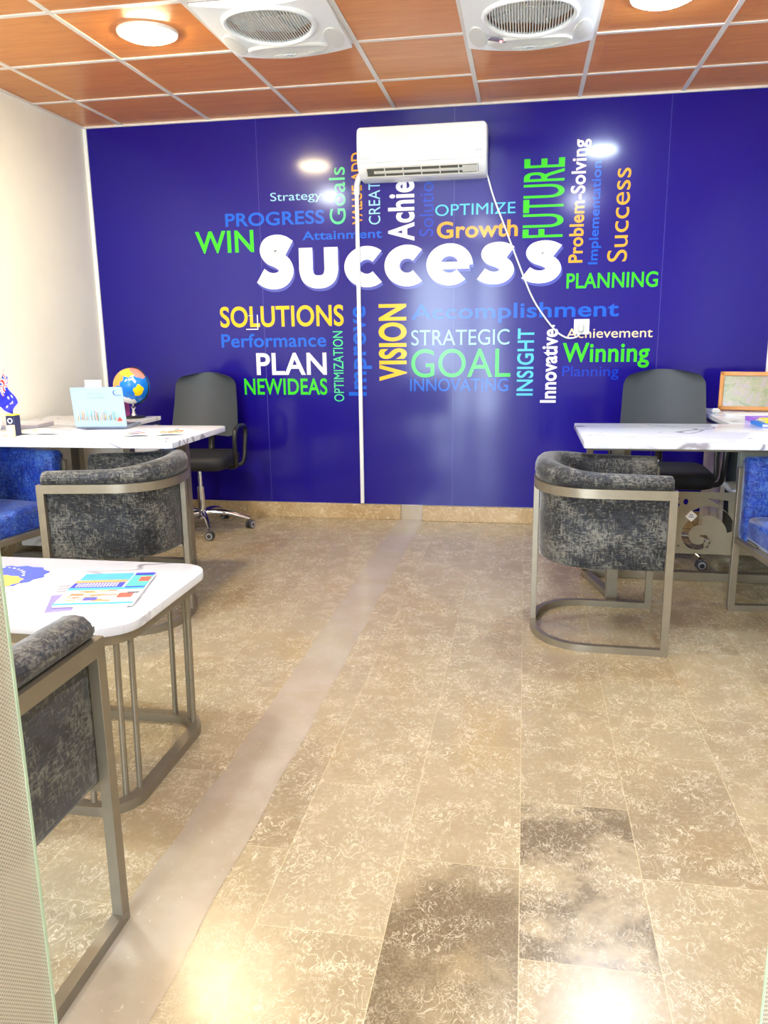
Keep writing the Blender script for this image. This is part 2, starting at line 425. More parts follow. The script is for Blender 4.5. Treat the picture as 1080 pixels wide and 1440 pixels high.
def text_mesh(txt, bold=0.0, space=1.0, res=6):
    cu = bpy.data.curves.new('t', 'FONT'); cu.body = txt; cu.offset = bold; cu.space_character = space; cu.resolution_u = res
    o = bpy.data.objects.new('t', cu); COL.objects.link(o)
    dg = bpy.context.evaluated_depsgraph_get(); me = bpy.data.meshes.new_from_object(o.evaluated_get(dg))
    bpy.data.objects.remove(o); bpy.data.curves.remove(cu); return me
def word(txt, x0, z0, x1, z1, mat, rot=0, bold=0.0, space=1.0, parent=None, y=0.0, name='printed_word', label=None, frame=None, res=6):
    me = text_mesh(txt, bold, space, res); vs = [Vector(v.co) for v in me.vertices]
    if rot: vs = [Vector((-v.y, v.x, 0)) for v in vs]
    ax, bx = min(v.x for v in vs), max(v.x for v in vs); ay, by = min(v.y for v in vs), max(v.y for v in vs)
    for mv, v in zip(me.vertices, vs):
        X = x0+(v.x-ax)/(bx-ax)*(x1-x0); Z = z0+(v.y-ay)/(by-ay)*(z1-z0)
        mv.co = frame(X, Z) if frame else (X, y, Z)
    me.materials.clear(); me.materials.append(mat)
    me.update()
    if not frame:
        bm_ = bmesh.new(); bm_.from_mesh(me); bm_.normal_update()
        bad = [f for f in bm_.faces if f.normal.y > 0]
        if bad: bmesh.ops.reverse_faces(bm_, faces=bad)
        bmesh.ops.delete(bm_, geom=[f for f in bm_.faces if f.calc_area() < 1e-8], context='FACES_ONLY')
        if bold > 0:      # keep overlapping bold outlines from lying in exactly one plane
            bmesh.ops.split_edges(bm_, edges=bm_.edges[:])
            for f in bm_.faces:
                dy = random.uniform(0, .00012)
                for v in f.verts: v.co.y -= dy
        for f in bm_.faces: f.smooth = False
        bm_.to_mesh(me); bm_.free()
    o = bpy.data.objects.new(name, me); COL.objects.link(o)
    if parent: o.parent = parent
    if label: o['label'] = label
    return o

# ------------------------------------------------------------------ the setting
def struct(name, mb, mats, smooth=None, parent=None):
    return mb.build(name, mats, parent, smooth, kind='structure')
struct('floor', MB().box(((XL+XR)/2, (YB+YF)/2, -.05), (XR-XL+.4, YB-YF+.4, .1)), MT['floor'])
struct('ceiling', MB().box(((XL+XR)/2, (YB+YF)/2, ZC+.05), (XR-XL+.4, YB-YF+.4, .1)), MT['ceil'])
struct('wall_back', MB().box(((XL+XR)/2, YB+.05, ZC/2), (XR-XL+.4, .1, ZC)), MT['whitepaint'])
struct('wall_left', MB().box((XL-.05, (YB+YF)/2, ZC/2), (.1, YB-YF, ZC)), MT['cream'])
struct('wall_right', MB().box((XR+.05, (YB+YF)/2, ZC/2), (.1, YB-YF, ZC)), MT['cream'])
# front wall with the glazed entrance opening behind the photographer
OX0, OX1, OZ = -1.75, -.35, 2.35
mb = MB()
mb.box(((XL+OX0)/2, YF-.05, ZC/2), (OX0-XL, .1, ZC)); mb.box(((XR+OX1)/2, YF-.05, ZC/2), (XR-OX1, .1, ZC))
mb.box(((OX0+OX1)/2, YF-.05, (ZC+OZ)/2), (OX1-OX0, .1, ZC-OZ))
struct('wall_front', mb, MT['cream'])
mb = MB()
for x in (OX0+.03, OX1-.03, (OX0+OX1)/2): mb.box((x, YF-.05, OZ/2), (.06, .06, OZ))
mb.box(((OX0+OX1)/2, YF-.05, OZ-.03), (OX1-OX0, .06, .06))
struct('window_1', mb, MT['grid'])
pl = bpy.data.lights.new('daylight_portal', 'AREA'); pl.shape = 'RECTANGLE'; pl.size = OX1-OX0; pl.size_y = OZ; pl.cycles.is_portal = True
po = bpy.data.objects.new('daylight_portal', pl); COL.objects.link(po); po.location = ((OX0+OX1)/2, YF-.12, OZ/2); po.rotation_euler = (PI/2, 0, 0)

# skirting with the gap where the trench runs through
def skirt(x0, x1, dep=.022): return MB().box(((x0+x1)/2, YB-.003-dep/2, .052), (x1-x0, dep, .104), .003)
struct('baseboard_back_left', skirt(XL, -.81, .018), MT['skirt'])
struct('baseboard_back_right', skirt(-.66, XR, .030), MT['skirt'])
struct('trim_1', MB().box(((-.81-.66)/2, YB-.006, .05), (.15, .012, .10)), MT['cement'])
struct('baseboard_left', MB().box((XL+.009, 2.6, .052), (.018, 5.3, .104), .003), MT['skirt'])
# cement filled trench in the floor
mb = MB(); L = []; Rr = []
for i in range(44):
    y = YB-.02-i*.105; wob = .004*math.sin(i*1.7)+.003*math.sin(i*4.1)
    L.append((-.835+wob-.02*max(0, (i-24)/16), y, .0012)); Rr.append((-.662+.004*math.sin(i*1.3+2), y, .0012))
mb.rings([L, Rr], closed=False, cap=False)
struct('trim_2', mb, MT['cement'])

# ceiling T-grid (raised white bars)
GX = [-2.64, -2.035, -1.435, -.83, -.31, .28, .865, 1.46]
mb = MB(); gb = .024
for x in GX: mb.box((x, (YB+YF)/2, ZC-.002), (gb, YB-YF, .006))
for k in range(-8, 3): 
    y = 3.49+.613*k
    if YF < y < YB: mb.box(((XL-.31)/2, y, ZC-.002), (-.31-XL, gb, .0055))
    y += .13
    if YF < y < YB: mb.box(((XR-.31)/2, y, ZC-.002), (XR+.31, gb, .0055))
mb.box(((XL+XR)/2, YB-.009, ZC-.006), (XR-XL, .018, .014)); mb.box((XL+.007, (YB+YF)/2, ZC-.005), (.014, YB-YF, .012))
struct('trim_3', mb, MT['grid'])
# white plaster edges beside the mural
struct('trim_4', MB().box((XL+.012, YB-.006, 1.35), (.024, .012, 2.49)), MT['whitepaint'])

# ------------------------------------------------------------------ the printed mural
MX0, MX1, MZ0, MZ1 = XL+.026, 1.453, .106, ZC-.014
mural = MB().box(((MX0+MX1)/2, YB-.003, (MZ0+MZ1)/2), (MX1-MX0, .005, MZ1-MZ0)).build('wall_mural', MT['mural'])
tag(mural, 'deep blue vinyl mural of motivational words covering the back wall', 'mural')
YW = YB-.0062
C_LIME = (58, 206, 26); C_GREEN = (46, 200, 70); C_YEL = (244, 190, 24); C_ORG = (238, 168, 44); C_BLUE = (0, 92, 212); C_DBLUE = (0, 58, 194)
C_CYAN = (84, 196, 224); C_PALE = (150, 206, 228); C_WHITE = (232, 232, 240); C_MINT = (76, 214, 136)
WORDS = [('Strategy',-1.651,2.078,-1.309,2.146,0,C_PALE,.0,'pale cyan'),('PROGRESS',-1.965,1.946,-1.295,2.030,0,C_BLUE,.035,'blue'),
('Goals',-1.259,1.938,-1.154,2.282,1,C_MINT,.0,'mint green upright'),('VALUE ADD',-1.112,1.933,-1.045,2.362,1,C_ORG,.03,'orange upright'),
('CREATIVE',-1.004,1.929,-0.929,2.30,1,C_PALE,.0,'pale cyan upright'),('Achieve',-0.880,1.823,-0.709,2.325,1,C_WHITE,.05,'heavy white upright'),
('WIN',-2.182,1.783,-1.777,1.923,0,C_LIME,.03,'lime green'),('Attainment',-1.446,1.847,-0.920,1.902,0,C_BLUE,.03,'small blue'),
('SOLUTIONS',-2.038,1.301,-1.183,1.439,0,C_YEL,.035,'yellow'),('Performance',-2.038,1.168,-1.306,1.259,0,C_BLUE,.03,'blue'),
('PLAN',-1.797,0.984,-1.307,1.131,0,C_WHITE,.035,'white'),('NEWIDEAS',-1.890,0.850,-1.307,0.961,0,C_LIME,.03,'lime green'),
('OPTIMIZATION',-1.260,0.806,-1.192,1.268,1,C_MINT,.0,'mint green upright'),('Improve',-1.159,0.845,-0.998,1.426,1,C_BLUE,.04,'blue upright'),
('VISION',-0.951,0.942,-0.764,1.436,1,C_YEL,.055,'heavy yellow upright'),('Solution',-0.680,1.847,-0.590,2.224,1,C_DBLUE,.0,'thin blue upright'),
('Accomplishment',-0.733,1.306,0.567,1.430,0,C_BLUE,.03,'long blue'),('STRATEGIC',-0.734,1.170,-0.101,1.268,0,C_PALE,-.005,'thin pale cyan'),
('GOAL',-0.735,0.964,-0.090,1.147,0,C_GREEN,.0,'large green'),('INNOVATING',-0.744,0.873,-0.103,0.957,0,C_BLUE,.015,'blue'),
('INSIGHT',-0.050,0.846,0.056,1.270,1,C_CYAN,.03,'cyan upright'),('Innovative',0.102,0.800,0.203,1.265,1,C_WHITE,.05,'heavy white upright'),
('Achievement',0.254,1.206,0.777,1.265,0,(255,222,170),.005,'small peach'),('Winning',0.234,1.019,0.765,1.176,0,C_LIME,.035,'lime green'),
('Planning',0.237,0.946,0.584,1.032,0,C_DBLUE,.0,'thin blue'),('PLANNING',0.243,1.507,0.789,1.600,0,C_LIME,.03,'lime green capital'),
('Growth',-0.568,1.829,-0.064,1.931,0,C_ORG,.04,'orange'),('OPTIMIZE',-0.579,1.965,-0.081,2.033,0,C_CYAN,.0,'cyan'),
('FUTURE',-0.034,1.817,0.212,2.275,1,C_LIME,.015,'tall lime green upright'),('Problem-Solving',0.248,1.662,0.361,2.371,1,C_ORG,.04,'orange to cream upright'),
('Implementation',0.368,1.650,0.443,2.243,1,C_BLUE,.03,'blue upright'),('Success',0.481,1.662,0.599,2.199,1,C_ORG,.0,'orange upright')]
wm = {}
for t, x0, z0, x1, z1, r, c, b, ds in WORDS:
    if t == 'Problem-Solving': m = mat_word('ink_problem', C_ORG, (250, 232, 222), 1.95, 2.1)
    else:
        if c not in wm: wm[c] = mat_word('ink_%d_%d_%d' % c, c)
        m = wm[c]
    word(t, x0, z0, x1, z1, m, r, b*.55, 1.0 if b < .03 else 1.03, mural, YW, label='%s word %s printed on the mural' % (ds, t))
big = mat_word('ink_big_white', (252, 252, 255)); bsh = mat_word('ink_big_shade', (78, 86, 176))
def ribbon(path, wd):
    pts = smooth_path([(p[0], p[1], 0) for p in path], 8); n = len(pts); L = []; R = []
    for i in range(n):
        d = (pts[min(i+1, n-1)]-pts[max(i-1, 0)]).normalized(); f = i/(n-1)
        w_ = wd(f) if callable(wd) else wd
        nn = Vector((-d.y, d.x, 0))*w_/2; 
        for E_, q in ((L, pts[i]+nn), (R, pts[i]-nn)):
            E_.append(E_[-1].copy() if E_ and (q-E_[-1]).dot(d) <= 0 else q)
    return L, R
def earc(cx, cy, rx, ry, a0, a1, n=16): return [(cx+rx*math.cos(math.radians(a0+(a1-a0)*k/n)), cy+ry*math.sin(math.radians(a0+(a1-a0)*k/n))) for k in range(n+1)]
def glyph(ch):
    if ch == 'u': return [([(9.5, 62), (9.5, 50), (9.5, 36), (9.5, 27), (12.5, 16), (20, 10), (28.5, 8.8), (37, 10), (44.5, 16), (47.5, 27), (47.5, 36), (47.5, 50), (47.5, 62)], 20.5)], 57
    if ch == 'c': return [(earc(31, 31, 21.5, 22, 47, 313), lambda f: 21.5)], 54
    if ch == 'e': return [(earc(31, 31, 22, 22.5, -4, 316), lambda f: 19.5), ([(14, 29.5), (25, 29.5), (40, 29.5), (58, 29.5)], 11)], 62
    P = [(45, 47.5), (37, 52.3), (28, 53.8), (18.5, 51.2), (15.5, 44.5), (20, 38.0), (30, 33.5), (38, 27.5), (40, 19), (34, 11.2), (24, 8.6), (14, 10.3), (5.5, 15.5)]
    return [(P, lambda f: 19.5)], 50
LX = [('S', 362, 417.5), ('u', 425.5, 482.5), ('c', 491.5, 545), ('c', 549, 602), ('e', 608, 672), ('s', 678, 728.5), ('s', 738, 791.5)]
def big_word(dx, dz, y, mat, name, label):
    mb = MB()
    for ch, a, b in LX:
        parts, _ = glyph(ch); rib = [ribbon(*p) for p in parts]
        allp = [p for r in rib for q in r for p in q]
        x0, x1 = min(p.x for p in allp), max(p.x for p in allp); y0, y1 = min(p.y for p in allp), max(p.y for p in allp)
        H = .344 if ch == 'S' else .256
        for ri, (L, R) in enumerate(rib):
            def W(p): return (-1.766+(a-362+(p.x-x0)/(x1-x0)*(b-a))*1.975/429.5+dx, y-.0003*ri, 1.544+(p.y-y0)/(y1-y0)*H+dz)
            mb.rings([[W(p) for p in L], [W(p) for p in R]], closed=False, cap=False)
    o = mb.build(name, mat, mural, label=label); return o
def smooth_path(P, n=6):
    P = [Vector(p) for p in P]; out = []
    for i in range(len(P)-1):
        a = P[max(i-1, 0)]; b = P[i]; c = P[i+1]; d = P[min(i+2, len(P)-1)]
        for k in range(n):
            t = k/n; out.append(.5*((2*b)+(c-a)*t+(2*a-5*b+4*c-d)*t*t+(3*b-a-3*c+d)*t**3))
    return out+[P[-1]]
for k in range(3): big_word(.003*(k+1), -.006*(k+1), YW+.0002+.0002*k, bsh, 'printed_shade', 'blue grey drop shade of the big word')
big_word(0, 0, YW-.0004, big, 'printed_word', 'huge bold white word Success across the mural')
# cut-out in the vinyl where an old box sits: two white torn edges
mb = MB(); mb.box((-1.815, YW-.001, 1.288), (.085, .002, .006)); mb.box((-1.775, YW-.001, 1.335), (.006, .002, .095)); mb.box((-1.822, YW-.001, 1.378), (.03, .002, .003))
mb.build('torn_edge', MT['whitepaint'], mural, label='white torn edge of a cut in the vinyl')

# ------------------------------------------------------------------ ceiling lamps and fans
def lamp(i, x, y, c, k, label):
    t = thing('ceiling_lamp', label, 'lamp', (x, y, ZC), 0, 'round recessed ceiling lamps')
    MB().lathe([(.122, 0), (.138, 0), (.138, -.006), (.132, -.012), (.122, -.012), (.119, -.006)], seg=40).build('trim_ring', MT['grid'], t, 40)
    MB().lathe([(.121, -.004), (.120, -.012), (.105, -.022), (.07, -.029), (.03, -.032), (0, -.0325)], seg=40).build('lens', mat_emit('lamp_glow_%d' % i, c, LAMP*k), t, 40)
LL = ['glowing warm round ceiling lamp in wood tile left of the left fan', 'glowing cool white round ceiling lamp right of the right fan',
      'round ceiling lamp above the coffee table', 'unseen round ceiling lamp added above the doorway right side', 'unseen round ceiling lamp added behind the doorway']
for i, (x, y, c, k) in enumerate(LAMPS): lamp(i, x, y, c, k, LL[i])

def fan(loc, label, led):
    t = thing('ceiling_fan', label, 'ceiling fan', loc, 0, 'square ceiling fans')
    S = .287; N = 44; GC = (0, -.092); GR = .188
    def zf(x, y): u = x/S; v = y/S; return -(.010+.026*(1-u*u)+.018*(v+1)/2)
    mb = MB(); grid = [[mb.b.verts.new((-S+2*S*i/N, -S+2*S*j/N, zf(-S+2*S*i/N, -S+2*S*j/N))) for i in range(N+1)] for j in range(N+1)]
    for j in range(N):
        for i in range(N):
            cx = -S+2*S*(i+.5)/N; cy = -S+2*S*(j+.5)/N
            if math.hypot(cx-GC[0], cy-GC[1]) < GR-.004: continue
            mb.b.faces.new((grid[j][i], grid[j][i+1], grid[j+1][i+1], grid[j+1][i]))
    rim = [grid[0][i] for i in range(N+1)]+[grid[j][N] for j in range(1, N+1)]+[grid[N][i] for i in range(N-1, -1, -1)]+[grid[j][0] for j in range(N-1, 0, -1)]
    top = [mb.b.verts.new((v.co.x, v.co.y, -.0005)) for v in rim]
    for k in range(len(rim)): mb.b.faces.new((rim[k], rim[(k+1) % len(rim)], top[(k+1) % len(rim)], top[k]))
    mb.build('housing', MT['plastic_w'], t, 40)
    mb = MB(); mb.tube([(GC[0]+(GR+.006)*math.cos(2*PI*k/48), GC[1]+(GR+.006)*math.sin(2*PI*k/48), zf((GR+.006)*math.cos(2*PI*k/48), GC[1]+(GR+.006)*math.sin(2*PI*k/48))-.001) for k in range(48)], .013, 8, True)
    mb.build('grille_ring', MT['plastic_w'], t, 60)
    mb = MB()
    for k in range(-15, 16):
        x = k*.0122; h = math.sqrt(max(0, GR*GR-x*x))
        if h > .03: mb.tube([(x, GC[1]-h, zf(x, GC[1]-h)), (x, GC[1], zf(x, GC[1])-.006), (x, GC[1]+h, zf(x, GC[1]+h))], .0028, 6)
    mb.build('grille', MT['plastic_lg'], t, 60)
    MB().cyl((0, GC[1], -.0005), (0, GC[1], -.002), GR).build('back_plate', MT['plastic_w'], t, 40)
    mb = MB(); mb.cyl((0, GC[1], -.001), (0, GC[1], -.022), .05)
    for k in range(5):
        a = 2*PI*k/5; mb.box((.11*math.cos(a), GC[1]+.11*math.sin(a), -.012), (.15, .07, .004), .001, Matrix.Rotation(a, 3, 'Z') @ Matrix.Rotation(.08, 3, 'X'))
    mb.build('fan_blades', MT['plastic_lg'], t, 40)
    # oval panel with the badge on the side facing the back wall
    el = [(0+.195*math.cos(2*PI*k/48), .190+.080*math.sin(2*PI*k/48)) for k in range(48)]
    mb = MB(); lv = [(0, .0), (-.008, .003), (-.011, .010), (-.009, .020)]
    mb.rings([[(x, y, zf(x, y)+dz) for x, y in inset(el, d)] for dz, d in lv])
    for k in range(9): 
        x = -.06+k*.022; mb.tube([(x-.02, .25-.02*abs(k-4)/4, zf(x-.02, .25)-.008), (x+.03, .20, zf(x+.03, .20)-.011)], .0016, 5)
    p = mb.build('oval_panel', MT['plastic_lg'], t, 50)
    mb = MB(); mb.mi = 0; mb.lathe_sc([(.030, 0), (.030, -.002), (.0, -.003)], (0, .215, zf(0, .215)-.011), 28, (1, .42, 1)); mb.mi = 1
    mb.box((-.004, .215, zf(0, .215)-.014), (.016, .005, .001), 0, Matrix.Rotation(-.4, 3, 'Z')); mb.box((.010, .217, zf(0, .215)-.014), (.010, .005, .001))
    mb.build('badge', [MT['plastic_w'], cm('badge_grey', (96, 100, 120))], p, 40)
    for sx in (-1, 1):
        mb = MB(); ce = [(sx*.235+.042*math.cos(2*PI*k/32), .13+.115*math.sin(2*PI*k/32)) for k in range(32)]
        mb.rings([[(x, y, zf(x, y)+dz) for x, y in inset(ce, d)] for dz, d in [(0, 0), (-.005, .002), (-.006, .008)]])
        mb.build('corner_pad', MT['plastic_lg'], t, 50)
    if led:
        mb = MB(); mb.box((-.135, .135, zf(-.135, .135)-.008), (.11, .026, .006), .002, Matrix.Rotation(.55, 3, 'Z')); q = mb.build('sensor_window', cm('sensor_mauve', (120, 110, 130)), t)
        mb = MB(); mb.sphere((-.13, .137, zf(-.13, .137)-.011), .006, 12, 8)
        mb.build('indicator', mat_emit('red_indicator', (1, .05, .06), 4), q)
fan((-1.13, 3.795, ZC-.004), 'white square ceiling fan beside the warm lamp, left of the two', False)
fan((-.015, 3.925, ZC-.004), 'white square ceiling fan with red indicator light, right of the two', True)

# ------------------------------------------------------------------ air conditioner with pipe cover and cord
AX0, AX1, AZ0, AZ1 = -1.035, -.253, 2.175, 2.458
ac = thing('air_conditioner', 'white split air conditioner mounted high on the blue mural wall', 'air conditioner', ((AX0+AX1)/2, YB-.006, AZ0))
W = AX1-AX0
prof = [(0, 0), (-.06, .0), (-.13, .012), (-.182, .055), (-.198, .09), (-.20, .20), (-.195, .262), (-.18, .276), (-.14, .283), (0, .283)]
def acr(x, k): return [(x, -.1+(y+.1)*k, .14+(z-.14)*k) for y, z in prof]
MB().rings([acr(-W/2, .93), acr(-W/2+.006, .985), acr(-W/2+.018, 1), acr(W/2-.018, 1), acr(W/2-.006, .985), acr(W/2, .93)]).build('body', MT['plastic_w'], ac, 35)
fp = rrect(-W/2+.004, W/2-.004, .082, .281, .022)
mb = MB(); mb.rings([[(x, yy, z) for x, z in inset(fp, d)] for yy, d in [(-.19, 0), (-.203, 0), (-.206, .003), (-.207, .008)]]); mb.build('front_panel', MT['plastic_w'], ac, 40)
sl = Matrix.Rotation(math.atan2(.043, .052)*-1+PI/2, 3, 'X')
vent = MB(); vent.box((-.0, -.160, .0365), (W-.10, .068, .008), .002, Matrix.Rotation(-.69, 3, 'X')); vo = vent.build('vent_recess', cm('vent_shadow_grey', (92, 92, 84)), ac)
mb = MB()
for k in range(7): mb.box((-W/2+.055+k*(W-.11)/6, -.163, .0345), (.006, .066, .012), 0, Matrix.Rotation(-.69, 3, 'X'))
for f in (-.55, .55): mb.box((0, -.163+f*.06*.77, .0345-f*.06*.64), (W-.10, .006, .010), 0, Matrix.Rotation(-.69, 3, 'X'))
mb.build('louver_frame', MT['plastic_lg'], vo)
mb = MB(); mb.box((-.02, -.164, .033), (W-.24, .016, .012), .002, Matrix.Rotation(-.69, 3, 'X')); mb.box((W/2-.10, -.163, .0345), (.09, .045, .012), .002, Matrix.Rotation(-.69, 3, 'X'))
mb.build('louver', MT['plastic_g'], vo)
mb = MB()
for k in range(6): mb.box((-W/2+.030+k*.010, -.2075, .106), (.007, .001, .006))
mb.build('badge', cm('badge_pale_grey', (176, 180, 182)), ac, label='small pale grey maker badge')
mb = MB()
for k in range(3): mb.box((W/2-.06+k*.012, -.2075, .125), (.008, .001, .007))
mb.build('display', cm('badge_pale_grey', (176, 180, 182)), ac)
# pipe cover
pc = thing('pipe_cover', 'narrow white pipe duct running down the mural from the air conditioner', 'pipe', (-1.076, YB-.006, .11))
mb = MB(); mb.box((0, -.012, 1.03), (.026, .022, 2.06), .006); mb.build('duct', MT['plastic_w'], pc, 40)
mb = MB(); mb.tube([(0, -.014, 2.00), (.004, -.02, 2.06), (.02, -.03, 2.10), (.045, -.04, 2.125)], .019, 10); mb.build('elbow', MT['plastic_w'], pc, 50)
# cord, plug and socket
so = thing('wall_socket', 'white square wall socket on the mural beside the word Achievement', 'socket', (.345, YB-.006, 1.275))
mb = MB(); mb.box((0, -.006, 0), (.094, .012, .094), .003); mb.build('face_plate', MT['plastic_w'], so)
mb = MB(); mb.box((.028, -.0125, .022), (.01, .003, .016), .001); mb.build('switch', MT['plastic_g'], so)
cord = [(-.262, 5.20, 2.21), (-.25, 5.235, 2.17), (-.215, 5.262, 2.06), (-.15, 5.268, 1.90), (-.06, 5.270, 1.68), (.03, 5.270, 1.47), (.11, 5.270, 1.345), (.185, 5.268, 1.255), (.235, 5.266, 1.218), (.275, 5.262, 1.206), (.315, 5.255, 1.214), (.338, 5.248, 1.238)]
def smooth_path(P, n=6):
    P = [Vector(p) for p in P]; out = []
    for i in range(len(P)-1):
        a = P[max(i-1, 0)]; b = P[i]; c = P[i+1]; d = P[min(i+2, len(P)-1)]
        for k in range(n):
            t = k/n; out.append(.5*((2*b)+(c-a)*t+(2*a-5*b+4*c-d)*t*t+(3*b-a-3*c+d)*t**3))
    return out+[P[-1]]
pcord = thing('power_cord', 'thin white power cord sagging from air conditioner to wall socket', 'power cord', (-.262, 5.2, 2.21))
o0 = Vector((-.262, 5.2, 2.21))
MB().tube([p-o0 for p in smooth_path(cord)], .0055, 8).build('cable', MT['plastic_w'], pcord, 60)
MB().box(Vector((.34, 5.250, 1.268))-o0, (.036, .034, .052), .010, None, 3).build('plug', MT['plastic_g'], pcord, 50)
mb = MB(); mb.box((0, -.004, 0), (.018, .01, .012), .003); tag(mb.build('cable_clip', MT['plastic_w']), 'tiny white clip pinning the power cord beside Innovative', 'clip', None, (.172, YB-.006, 1.283))

# ------------------------------------------------------------------ tub chairs
def upath(h, back, x1, n=28, xa=-.02):
    pts = [(x1, -h), (x1*.66+xa*.34, -h), (x1*.33+xa*.67, -h)]
    for k in range(n+1):
        a = -PI/2-PI*k/n; c, s_ = math.cos(a), math.sin(a); e = .86
        pts.append((xa+(back+xa)*-1*-1*math.copysign(abs(c)**e, c)*1.0 if False else xa-(back+xa)*abs(c)**e, h*math.copysign(abs(s_)**e, s_)))
    pts += [(x1*.33+xa*.67, h), (x1*.66+xa*.34, h), (x1, h)]
    return pts
def make_chair(label, fab):
    t = thing('tub_chair', label, 'chair')
    U = upath(.283, .262, .262)
    n = len(U); nor = []
    for i in range(n):
        a = Vector(U[max(i-1, 0)]); b = Vector(U[min(i+1, n-1)]); d = (b-a).normalized(); nor.append(Vector((d.y, -d.x)))
    # outward check: first station's normal should point to -y
    sg = 1 if nor[0].y < 0 else -1
    nor = [v*sg for v in nor]
    fm = MT['taupe']
    MB().bar([(x, y, .642) for x, y in U], .024, .036).build('top_rail', fm, t, 40)
    MB().bar([(x, y, .014) for x, y in U], .026, .028).build('base_rail', fm, t, 40)
    for sy in (-1, 1): MB().box((.249, sy*.283, .3375), (.030, .0245, .645), .0015).build('front_leg', fm, t)
    MB().box((-.262, 0, .326), (.024, .030, .60), .0015).build('rear_leg', fm, t)
    mb = MB(); mb.box((.249, 0, .335), (.026, .545, .026), .0015); mb.box((0, 0, .328), (.49, .03, .014)); mb.build('seat_bearer', fm, t)
    # upholstered shell
    rings = []
    def prof(T): return [(-.022, .338), (-.014, .352), (-.0135, .50), (-.0135, .656), (.004, .668), (.010, .690), (.009, T-.035), (.002, T-.016), (-.014, T-.003), (-.034, T), (-.056, T-.004), (-.072, T-.018), (-.079, T-.04), (-.082, .50), (-.082, .345)]
    def T(i):
        s = i/(n-1); return .712+.034*math.sin(PI*s)**1.4
    def ring(i, k=1.0, dx=0.0):
        P = prof(T(i)); co = sum(p[0] for p in P)/len(P); cz = sum(p[1] for p in P)/len(P); out = []
        for o, z in P:
            o2 = co+(o-co)*k; z2 = z if k == 1 else (cz+(z-cz)*(1-(1-k)*.25))
            out.append((U[i][0]+nor[i].x*o2+dx, U[i][1]+nor[i].y*o2, z2))
        return out
    rings = [ring(0, .55, -.012), ring(0, .86, -.016), ring(0, 1, -.026)]
    rings += [ring(i) for i in range(1, n-1)] + [ring(n-1, 1, -.026), ring(n-1, .86, -.016), ring(n-1, .55, -.012)]
    MB().rings(rings).build('backrest', fab, t, 60)
    # seat cushion
    D = [(x, y) for x, y in upath(.283-.080, .262-.080, .235)]
    if sum(D[i-1][0]*D[i][1]-D[i][0]*D[i-1][1] for i in range(len(D))) < 0: D.reverse()
    mb = MB(); mb.rings([[(x, y, z) for x, y in inset(D, d)] for z, d in [(.345, .012), (.352, .002), (.37, 0), (.425, 0), (.448, .006), (.460, .022), (.464, .05)]])
    mb.build('seat', fab, t, 60)
    return t
ch = make_chair('charcoal distressed tub chair with taupe frame in front of the right desk', MT['dark'])
ch.location = (.325, 3.365, 0); ch.rotation_euler = (0, 0, math.radians(-2)); G = 'charcoal tub chairs'; ch['group'] = G
def chair_copy(src, label, x, y, rz, group):
    c = copy_tree(src); c['label'] = label; c['group'] = group; c.location = (x, y, 0); c.rotation_euler = (0, 0, math.radians(rz)); return c
chair_copy(ch, 'charcoal distressed tub chair with taupe frame in front of the left desk', -1.745, 3.25, 188, G)
chair_copy(ch, 'charcoal tub chair cut off at lower left beside the glass panel', -1.122, 1.138, 90, G)
bl = make_chair('bright blue tub chair partly cut off at left edge before the left desk', MT['blue'])
bl.location = (-2.545, 3.36, 0); bl.rotation_euler = (0, 0, math.radians(-12)); GB = 'blue tub chairs'; bl['group'] = GB
chair_copy(bl, 'bright blue tub chair partly cut off at right edge before the right desk', 1.225, 3.405, 186, GB)

# ------------------------------------------------------------------ desks
def desk(label, loc, x0, x1, y0, y1, legs, rz, corner_r, rail):
    t = thing('office_desk', label, 'desk', loc, rz, 'marble topped office desks')
    o = rrect(x0, x1, y0, y1, corner_r, 5) 
    MB().prism(o, .752, .780, .003).build('desktop', MT['marble'], t, 30)
    for x, y, s in legs: MB().box((x, y, .376), (s, .05, .752), .002).build('leg', MT['taupe'], t)
    (xa, xb, ya, yb) = rail
    mb = MB(); mb.box(((xa+xb)/2, yb, .022), (xb-xa, .05, .044), .002); mb.build('floor_rail', MT['taupe'], t)
    mb = MB(); mb.box(((xa+xb)/2, yb, .735), (xb-xa, .04, .034)); mb.box(((xa+xb)/2, ya, .735), (xb-xa, .04, .034)); mb.build('top_frame', MT['taupe'], t)
    return t
# left desk
dl = desk('marble topped desk on the left with laptop and flag', (0, 0, 0), -2.90, -1.56, 3.36, 4.05,
     [(-1.80, 4.01, .055), (-2.42, 4.01, .05), (-1.97, 3.74, .04), (-2.86, 3.74, .04)], 0, .03, (-2.87, -1.775, 3.74, 4.01))
# right desk
dr = desk('marble topped desk on the right before the black mesh chair', (0, 0, 0), .262, 1.90, 3.53, 4.285,
     [(.43, 3.74, .052), (.335, 4.12, .03), (1.80, 3.74, .05), (1.80, 4.12, .03)], 0, .012, (.32, 1.82, 3.74, 4.12))
mb = MB(); mb.bar([(.335, 4.12, .022), (.43, 3.74, .022)], .04, .03); mb.build('side_rail', MT['taupe'], dr)
